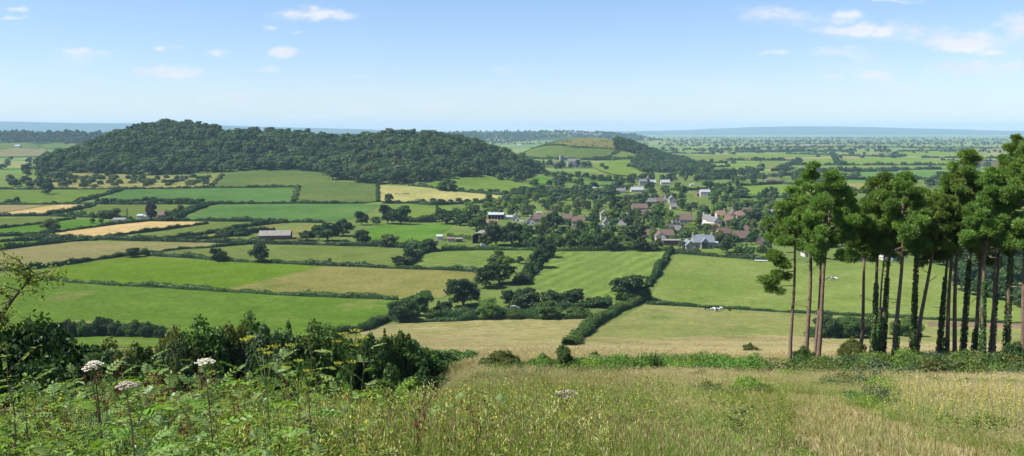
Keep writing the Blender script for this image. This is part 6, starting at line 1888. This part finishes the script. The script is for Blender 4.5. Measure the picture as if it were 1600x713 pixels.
def top_tree(px, py, r, wm, shape, tone, label=None, name=None, group=None):
    """a tree whose top is seen at (px,py), standing r metres away on hidden ground"""
    t = at_r(px, py, r); z = tz(t.x, t.y)
    return place_tree(px, py + 40, wm / mpp(t), 60, shape, tone, name=name, label=label, group=group, pos=Vector((t.x, t.y, z)), wide_m=wm, high_m=(t.z - z) * .97)
top_tree(-5, 470, 12.5, 2.2, 'bush', 'dark', 'tall dark bush filling the left edge under the leaning tree')
top_tree(28, 520, 13, 1.6, 'bush', 'dark', 'dark bush right of the tall one at the left edge')
top_tree(-40, 500, 11.5, 1.8, 'bush', 'dark', 'dark bush cut off by the left picture edge')
for i, (x, y, r_, w, s_, t_) in enumerate([(62,556,40,3,'bush','mid'),(92,546,42,2.4,'cone','dark'),(128,552,44,3.4,'tall','mid'),(160,546,46,3.6,'tall','mid'),(198,540,48,4,'tall','mid'),(236,538,50,4,'round','mid'),(268,524,52,4.2,'tall','mid'),
      (302,512,54,4.6,'tall','mid'),(336,516,55,3.6,'tall','dark'),(366,505,56,4.4,'tall','mid'),(396,503,57,3.4,'tall','dark'),(424,509,55,4.6,'tall','mid'),(452,507,57,3.6,'cone','mid'),(482,518,55,4.8,'tall','dark'),(518,521,58,5,'tall','dark'),
      (552,527,60,5,'tall','dark'),(582,523,58,3.4,'tall','dark'),(600,515,60,3.4,'cone','dark'),(618,518,61,3.2,'tall','dark'),(642,530,62,4.8,'tall','dark'),(668,541,64,4.6,'round','mid'),(694,548,66,4.6,'round','dark'),(718,556,68,4.0,'round','mid'),(738,562,70,2.8,'bush','mid'),
      (110,566,36,3,'bush','mid'),(180,562,38,3.4,'bush','mid'),(250,556,40,3.6,'bush','dark'),(330,545,44,4,'bush','dark'),(400,540,46,4,'bush','dark'),(470,545,46,4,'bush','dark'),(540,556,48,4,'bush','dark'),(610,556,50,4,'bush','dark'),(660,566,54,3.6,'bush','dark')]):
    top_tree(x, y, r_, w, s_, {'dark': 'mid', 'mid': ('olive', 'mid', 'grey')[i % 3]}[t_] if i % 4 else t_, name={'bush': 'hollow_shrub', 'cone': 'hollow_conifer'}.get(s_, 'hollow_tree'))
    TREES[-1][1] = y + 12
# shrubs on the brow
for x, y, w, h, s_, t_, lab in [(783,584,52,40,'bush','olive','loose olive shrub on the brow beside the dark hollow trees'),(762,580,30,24,'bush','mid','low shrub left of the loose olive one on the brow'),(812,586,34,24,'bush','mid','low green shrub right of the loose olive one'),
      (846,588,46,38,'bush','pale','bright green shrub left of the dark upright brow shrub'),(881,590,32,50,'tall','mid','dark upright shrub on the brow at the foot of the curving hedge'),(905,588,60,30,'bush','mid','rounded green shrub right of the dark upright one'),
      (930,572,22,24,'bush','mid','small lone shrub in front of the grazed slope'),
      (1173,560,24,26,'bush','olive','thin olive shrub standing on the slope right of the fern bank'),(1185,596,74,22,'bush','olive','low brownish shrub at the right end of the fern bank'),(1256,581,32,44,'bush','mid','green bush around the foot of the second pine'),(1328,574,36,52,'bush','olive','brown tinged sapling bush left of the fifth pine'),
      (1296,528,40,42,'bush','dark','dark bush on the pasture behind the left pines'),(1322,528,46,42,'bush','mid','green bush beside the dark one behind the left pines'),(1356,529,44,38,'bush','mid','broad green bush behind the middle pines'),(1416,526,40,34,'bush','pale','bright green bush behind the leaning pine'),(1274,530,30,22,'bush','mid','low bush left of the dark one behind the pines'),
      (1585,590,50,60,'bush','dark','tall dark bush at the right end of the pine row'),(1560,592,46,40,'bush','mid','green bush next to the tall dark one at the right end')]:
    place_tree(x, y, w, h, s_, t_, label=lab)


for x, y, a in ((985, 552, 'left'), (1002, 549, 'middle'), (1025, 545, 'right')):
    t = at_r(x, y, 47); gz = tz(t.x, t.y); h_ = t.z - gz; b = PB(); rng = np.random.default_rng(x)
    b.blades(rng, 150, .3, (h_ * .35, h_ * 1.0), .05, .5, 0)
    link('spiky_shrub', b.mesh('spiky_shrub', [M['leaf_dark']]), loc=(t.x, t.y, gz), label=f'{a} one of three dark spiky shrubs above the fern bank', cat='shrub')


# ---- fern bank and the undergrowth below the pines
def clump(seed, tone_m, n=900, L=.085):
    rng = np.random.default_rng(seed); lob = [(rng.normal(0, .3), rng.normal(0, .3), rng.uniform(.1, .45), rng.uniform(.25, .45), rng.uniform(.25, .42)) for _ in range(6)]
    P_, d, li = crown_points(rng, lob, n); nr = unit(d + .7 * rng.normal(size=d.shape)); nr[:, 2] = np.abs(nr[:, 2])
    V, F = leafquads(P_, nr, L * rng.uniform(.7, 1.4, len(P_)), L * .5, rng)
    return proto(f'clump_{seed}', npmesh('clump', V, [F], [M[tone_m]], tone=[np.clip(rng.normal(.5, .25, len(P_)), 0, 1)]))
CL = [clump(600 + i, t_) for i, t_ in enumerate(['fern', 'fern', 'weed_bright', 'leaf_mid', 'leaf_dark', 'leaf_pale', 'leaf_olive', 'leaf_grey'])]
def bank(name, poly, n, kinds, smin, smax):
    poly = np.array(poly, float); (x0, y0), (x1, y1) = poly.min(0), poly.max(0); out = []
    while len(out) < n:
        a, b_ = rg.uniform(x0, x1), rg.uniform(y0, y1)
        if inside(np.array([[a, b_]]), poly)[0]: out.append(hit(a, b_))
    s = rg.uniform(smin, smax, n)
    scatter(name, [CL[k_] for k_ in kinds], [tuple(p_) for p_ in out], np.column_stack([np.zeros((n, 2)), rg.random(n) * 6.28]), np.column_stack([s, s, s * rg.uniform(.7, 1.1, n)]), rg.integers(0, len(kinds), n))
P, s = grass_clumps
scatter('rough_weeds', [CL[k_] for k_ in (2, 3, 5, 6, 7)], P, np.column_stack([np.zeros((len(P), 2)), rg.random(len(P)) * 6.28]), np.column_stack([s, s, s * rg.uniform(.6, 1.1, len(P))]), rg.integers(0, 5, len(P)))
bank('ferns', [(900,592),(940,580),(1000,576),(1060,572),(1110,573),(1160,578),(1200,590),(1150,592),(1060,590),(960,597)], 260, [0, 1, 2, 3], .8, 1.5)
bank('brow_undergrowth', [(745,584),(830,582),(920,588),(960,600),(860,598),(760,592)], 110, [3, 5, 6], .5, 1.0)
bank('pine_undergrowth', [(1235,588),(1270,581),(1330,577),(1420,575),(1620,575),(1620,598),(1450,596),(1330,594),(1240,594)], 300, [3, 4, 7, 5, 6], .7, 1.55)

# ------------------------------------------------------------------ the pines
def needles(rng, lobes, n, L=.21, Wd=.02):
    """sprays of needles: long thin faces fanning out from twig ends all through the boughs"""
    lobes = np.asarray(lobes, float); wgt = lobes[:, 3] ** 2; wgt /= wgt.sum()
    li = rng.choice(len(lobes), n, p=wgt); c = lobes[li]
    d = unit(rng.normal(size=(n, 3))); k = rng.random((n, 1)) ** .45
    P_ = c[:, :3] + d * k * c[:, [3, 3, 4]]
    q = 6
    out = np.repeat(d, q, 0) * .8 + rng.normal(0, .75, (n * q, 3)); out[:, 2] += .35; out = unit(out)
    B = np.repeat(P_, q, 0); ln = L * rng.uniform(.55, 1.3, (n * q, 1)); sd = unit(np.cross(out, rng.normal(size=(n * q, 3)))) * (Wd * rng.uniform(.6, 1.4, (n * q, 1)))
    V = np.stack([B, B + out * ln * .5 + sd, B + out * ln, B + out * ln * .5 - sd], 1).reshape(-1, 3)
    lt = rng.normal(.45, .2, len(lobes))
    tn = np.repeat(np.clip(lt[li] + rng.normal(0, .2, n), 0, 1), q)
    return V, np.arange(len(V)).reshape(-1, 4), tn


def pine(bx, by, mx, tx, ty, label, R_=1.9, cb=392, ivy=0.0, rad=.135, dead=3, extra=()):
    rng = np.random.default_rng(int(bx * 3 + by)); r = rng.uniform(59, 71) if bx > 1300 else {1235: 62, 1261: 66, 1274: 68, 1276: 58}[bx]
    g = at_r(bx, by, r); g.z = tz(g.x, g.y)
    mid = at_r(mx, 400, r) - g; top = at_r(tx, ty + 9, r) - g
    o = empty('pine_tree', g, label=label, cat='tree', group='pines of the row on the brow')
    H = top.z
    def axis(t):                                           # 0..1 along the trunk
        z = t * H; k = mid.z / H
        x = np.interp(t, [0, k, 1], [0, mid.x, top.x]); y = rng.normal(0, 0)
        return Vector((x, y, z))
    mb = MB()
    tt = np.linspace(0, 1, 13); pts = [axis(t) + Vector((math.sin(t * 9 + bx) * .06 * (t > .05), math.cos(t * 7 + bx) * .06 * (t > .05), 0)) for t in tt]; pts[0].z -= .3
    mb.tube(pts, [rad * (1.15 - .85 * t) for t in tt], 9)
    cz_ = (at_r(mx, cb, r) - g).z; c0 = cz_ / H
    lobes = []; nb = int(19 + R_ * 4)
    for i in range(nb):
        t = c0 + (1 - c0) * ((i + rng.random()) / nb) ** .9; u = (t - c0) / (1 - c0)
        a = i * 2.4 + rng.normal(0, .4); reach = R_ * rng.uniform(.35, 1.15) * np.interp(u, [0, .12, .3, .55, .8, 1], [.7, 1, .92, .62, .3, .08])
        p = axis(t); e = p + Vector((math.cos(a) * reach, math.sin(a) * reach, reach * rng.uniform(.05, .5)))
        mb.tube([p, p.lerp(e, .5) + Vector((0, 0, -.08 * reach)), e], [rad * .33, rad * .22, .012], 5)
        s_ = rng.uniform(.3, .6) * (1 - .4 * u)
        lobes.append((e.x, e.y, e.z + .1, s_ * 1.1, s_ * .62))
        if reach > .9: q = p.lerp(e, .55); lobes.append((q.x + rng.normal(0, .15), q.y, q.z + .2, s_ * .85, s_ * .7)); q = p.lerp(e, .85) + Vector((rng.normal(0, .3), rng.normal(0, .3), rng.normal(0, .3))); lobes.append((q.x, q.y, q.z, s_ * .6, s_ * .6))
    lobes.append((top.x, top.y, H - .45, .3, .5)); lobes.append((top.x, top.y, H - .05, .16, .32))
    for (ex, ey, es) in extra:
        e = at_r(ex, ey, r) - g; p = axis(min(.95, (e.z + .3) / H)); mb.tube([p, p.lerp(e, .5) + Vector((0, 0, .1)), e], [.035, .025, .01], 5); lobes.append((e.x, e.y, e.z, es, es * .6))
        q = p.lerp(e, .7) + Vector((rng.normal(0, .2), rng.normal(0, .3), -.2)); lobes.append((q.x, q.y, q.z, es * .7, es * .45))
    link('trunk', mb.mesh('trunk', [M['pine_bark']]), o)
    V, F, tn = needles(rng, lobes, int(5200 * (R_ / 1.9) ** 1.3))
    link('crown', npmesh('crown', V, [F], [M['pine_needle']], tone=[tn]), o)
    for i in range(dead):
        t = rng.uniform(.3, c0 + .06); a = rng.random() * 6.28; p = axis(t); L = rng.uniform(.5, 1.5)
        e = p + Vector((math.cos(a) * L, math.sin(a) * L, L * rng.uniform(-.5, .6)))
        md = MB().tube([p, p.lerp(e, .55) + Vector((0, 0, rng.uniform(-.15, .1))), e], [.03, .02, .006], 5); q = p.lerp(e, .55)
        md.tube([q, q + Vector((rng.normal(0, .25), rng.normal(0, .25), rng.uniform(-.2, .3)))], [.012, .004], 4)
        md.build('dead_branch', M['dead_wood'], o)
    if ivy:
        n = int(1500 * ivy / .5); z = rng.random(n) ** 1.25 * ivy * H; a = rng.random(n) * 6.283
        rr_ = rad * (1.1 - .6 * z / H) + rng.uniform(.005, .1, n) * (1.15 - z / (ivy * H)) + .02
        ax_ = np.array([axis(q / H)[:] for q in z])
        d = np.column_stack([np.cos(a), np.sin(a), np.zeros(n)])
        V, F = leafquads(ax_ + d * rr_[:, None], unit(d + .5 * rng.normal(size=(n, 3))), .13, .11, rng)
        link('ivy', npmesh('ivy', V, [F], [M['ivy']], tone=[rng.random(n)]), o)
PINES = [
 (1235,576,1242,1246,300,'leftmost pine of the row with a low drooping side branch',1.9,0,.12,[(1195,438,.55),(1215,430,.5),(1205,452,.4),(1222,412,.5),(1210,400,.6)]),
 (1261,556,1267,1268,253,'second pine from the left, thick straight trunk and tallest of its group',2.2,0,.15,[]),
 (1274,563,1284,1287,300,'dark trunked pine crossing behind the leaning third one',1.8,0,.12,[]),
 (1276,582,1291,1302,262,'reddish leaning pine nearest the camera in the left group',2.2,0,.135,[]),
 (1344,564,1352,1350,306,'straight pine alone after the gap with bare dead branches',1.7,0,.125,[]),
 (1363,568,1372,1379,268,'ivy clad pine, first of the tight middle group',2.0,.45,.13,[]),
 (1370,565,1382,1392,330,'thinnest ivy covered pine in the middle group',1.3,.4,.08,[]),
 (1378,568,1389,1405,287,'forked looking pine with ivy in the middle group',2.0,.5,.15,[]),
 (1398,565,1410,1414,268,'dark pine standing right of the middle group',2.0,.25,.14,[]),
 (1426,551,1432,1440,292,'pine wrapped thickly in ivy left of the leaning one',1.8,.75,.14,[]),
 (1429,540,1460,1474,300,'strongly leaning pine of the row',1.9,.2,.14,[]),
 (1467,551,1481,1480,282,'ivy footed pine just right of the strongly leaning one',1.8,.5,.13,[]),
 (1478,546,1488,1496,264,'left one of two close dark pines',1.9,.15,.135,[]),
 (1491,547,1494,1516,234,'right one of two close dark pines with the highest pointed top',2.1,0,.135,[]),
 (1504,553,1516,1523,262,'pine with a wide ivy sleeve below the pointed top',2.0,.55,.15,[]),
 (1521,554,1535,1543,270,'dark leaning pine right of the ivy sleeved one',1.9,.2,.14,[]),
 (1535,557,1537,1553,262,'pale trunked pine with bright ivy at its foot',1.9,.45,.115,[]),
 (1549,557,1561,1572,240,'reddish pine with bright ivy near the right edge',2.1,.35,.14,[]),
 (1553,540,1553,1562,300,'slim pine hidden behind the reddish one at the right',1.6,0,.09,[]),
 (1572,554,1579,1590,208,'tall ivy wrapped pine at the right edge',2.4,.55,.15,[]),
 (1597,556,1600,1606,218,'last pine cut by the right picture edge',2.4,0,.14,[]),
]
for bx, by, mx, tx, ty, lab, R_, iv, rad, ex in PINES:
    pine(bx, by, mx, tx, ty, lab, R_ * 1.25, rnd.uniform(372, 416), iv, rad, 4 if bx < 1440 else 3, ex)
# ------------------------------------------------------------------ labels of the trees that have none yet
LM = [(x, y - h * .3, w, t) for x, y, w, h, t in HOUSES if len(t.split()) <= 8]
LM += [(x, y, w, 'the ' + t) for x, y, w, t in [(983,455,50,'great domed oak'),(724,460,50,'round dark tree of the field clump'),(237,335,20,'dark purple tree'),(75,300,18,'lone tree below the orchard'),(199,338,5,'slim columnar tree'),
  (1026,338,24,'round dense village tree'),(1180,340,36,'large grey leaved tree'),(1208,306,16,'rounded grey tree in the far field'),(698,292,28,'spreading hillside oak'),(600,365,60,'vivid green field'),(690,305,120,'pale hay field'),
  (880,240,80,'dark field on the second hill'),(905,225,60,'bare hilltop'),(1080,315,40,'dark crop plot'),(430,285,60,'dark crop field'),(1185,248,60,'brown strip of the levels'),(1540,256,60,'dark soil strip of the levels'),(1345,260,60,'green field of the levels'),
  (1115,250,50,'pale pasture beyond the hill wood'),(1225,300,60,'far green field near the pines'),(950,425,90,'mown striped field'),(790,300,20,'end of the hill wood'),(970,262,50,'steep lawn of the second hill'),(150,470,100,'nearest bright meadow'),
  (40,240,60,'tan field at the far left'),(100,227,50,'bright field at the far left'),(270,286,60,'right of the orchard'),(120,286,60,'left of the orchard'),(190,285,40,'middle of the orchard'),(245,312,80,'tree row by the crop field'),(1300,430,50,'cattle by the pines'),(1500,455,50,'right hand pine trunks'),(1590,470,30,'tall ivy wrapped pine'),(1540,460,30,'pale trunked pine'),(300,520,50,'second tall parsnip'),(150,560,60,'faded cream hogweed'),(320,545,40,'white hogweed head'),(555,545,60,'highest yellow parsnip'),(660,560,60,'brow end of the dark hollow')]]
ORD = ['', 'second ', 'third ', 'fourth ', 'fifth ', 'sixth ', 'seventh ', 'eighth ', 'ninth ', 'tenth ']
todo = {}
for t in TREES:
    px, py, tone, shape, o, cat, h = t
    if o.get('label'): continue
    best = min(LM, key=lambda l: abs(l[0] - px) / 1.6 + abs(l[1] - py) * 2.2)
    dx, dy = px - best[0], py - best[1]
    if abs(dx) > best[2] / 2 + abs(dy) * 1.2: rel = 'left of' if dx < 0 else 'right of'
    else: rel = 'beyond' if dy < 0 else 'in front of'
    key = f'{TONEW[tone]} {SHAPEW[shape]} {"orchard tree" if "orchard" in o.name else "gorse bush" if "gorse" in o.name else cat} {{o}}{rel} {best[3]}'
    todo.setdefault(key, []).append((abs(dx) + 2 * abs(dy), o))
for key, lst in todo.items():
    lst.sort(key=lambda q: q[0])
    for i, (d_, o) in enumerate(lst):
        s = key.format(o='')
        s = s if len(lst) == 1 else ('nearest ' if i == 0 else ORD[min(i, 9)] + 'nearest ') + s
        for w_ in (' partly', ' slightly', ' close', ' two storey', ' spreading', ' round', ' bushy'):
            if len(s.split()) > 15: s = s.replace(w_, '', 1)
        o['label'] = s

same = {}
for o in SC.objects:
    if o.parent is None and o.get('label') and not o.get('group'): same.setdefault(o['label'], []).append(o)
for lab, lst in same.items():
    if len(lst) > 1:
        for o in lst: o['group'] = 'look-alike trees: ' + lab[:90]
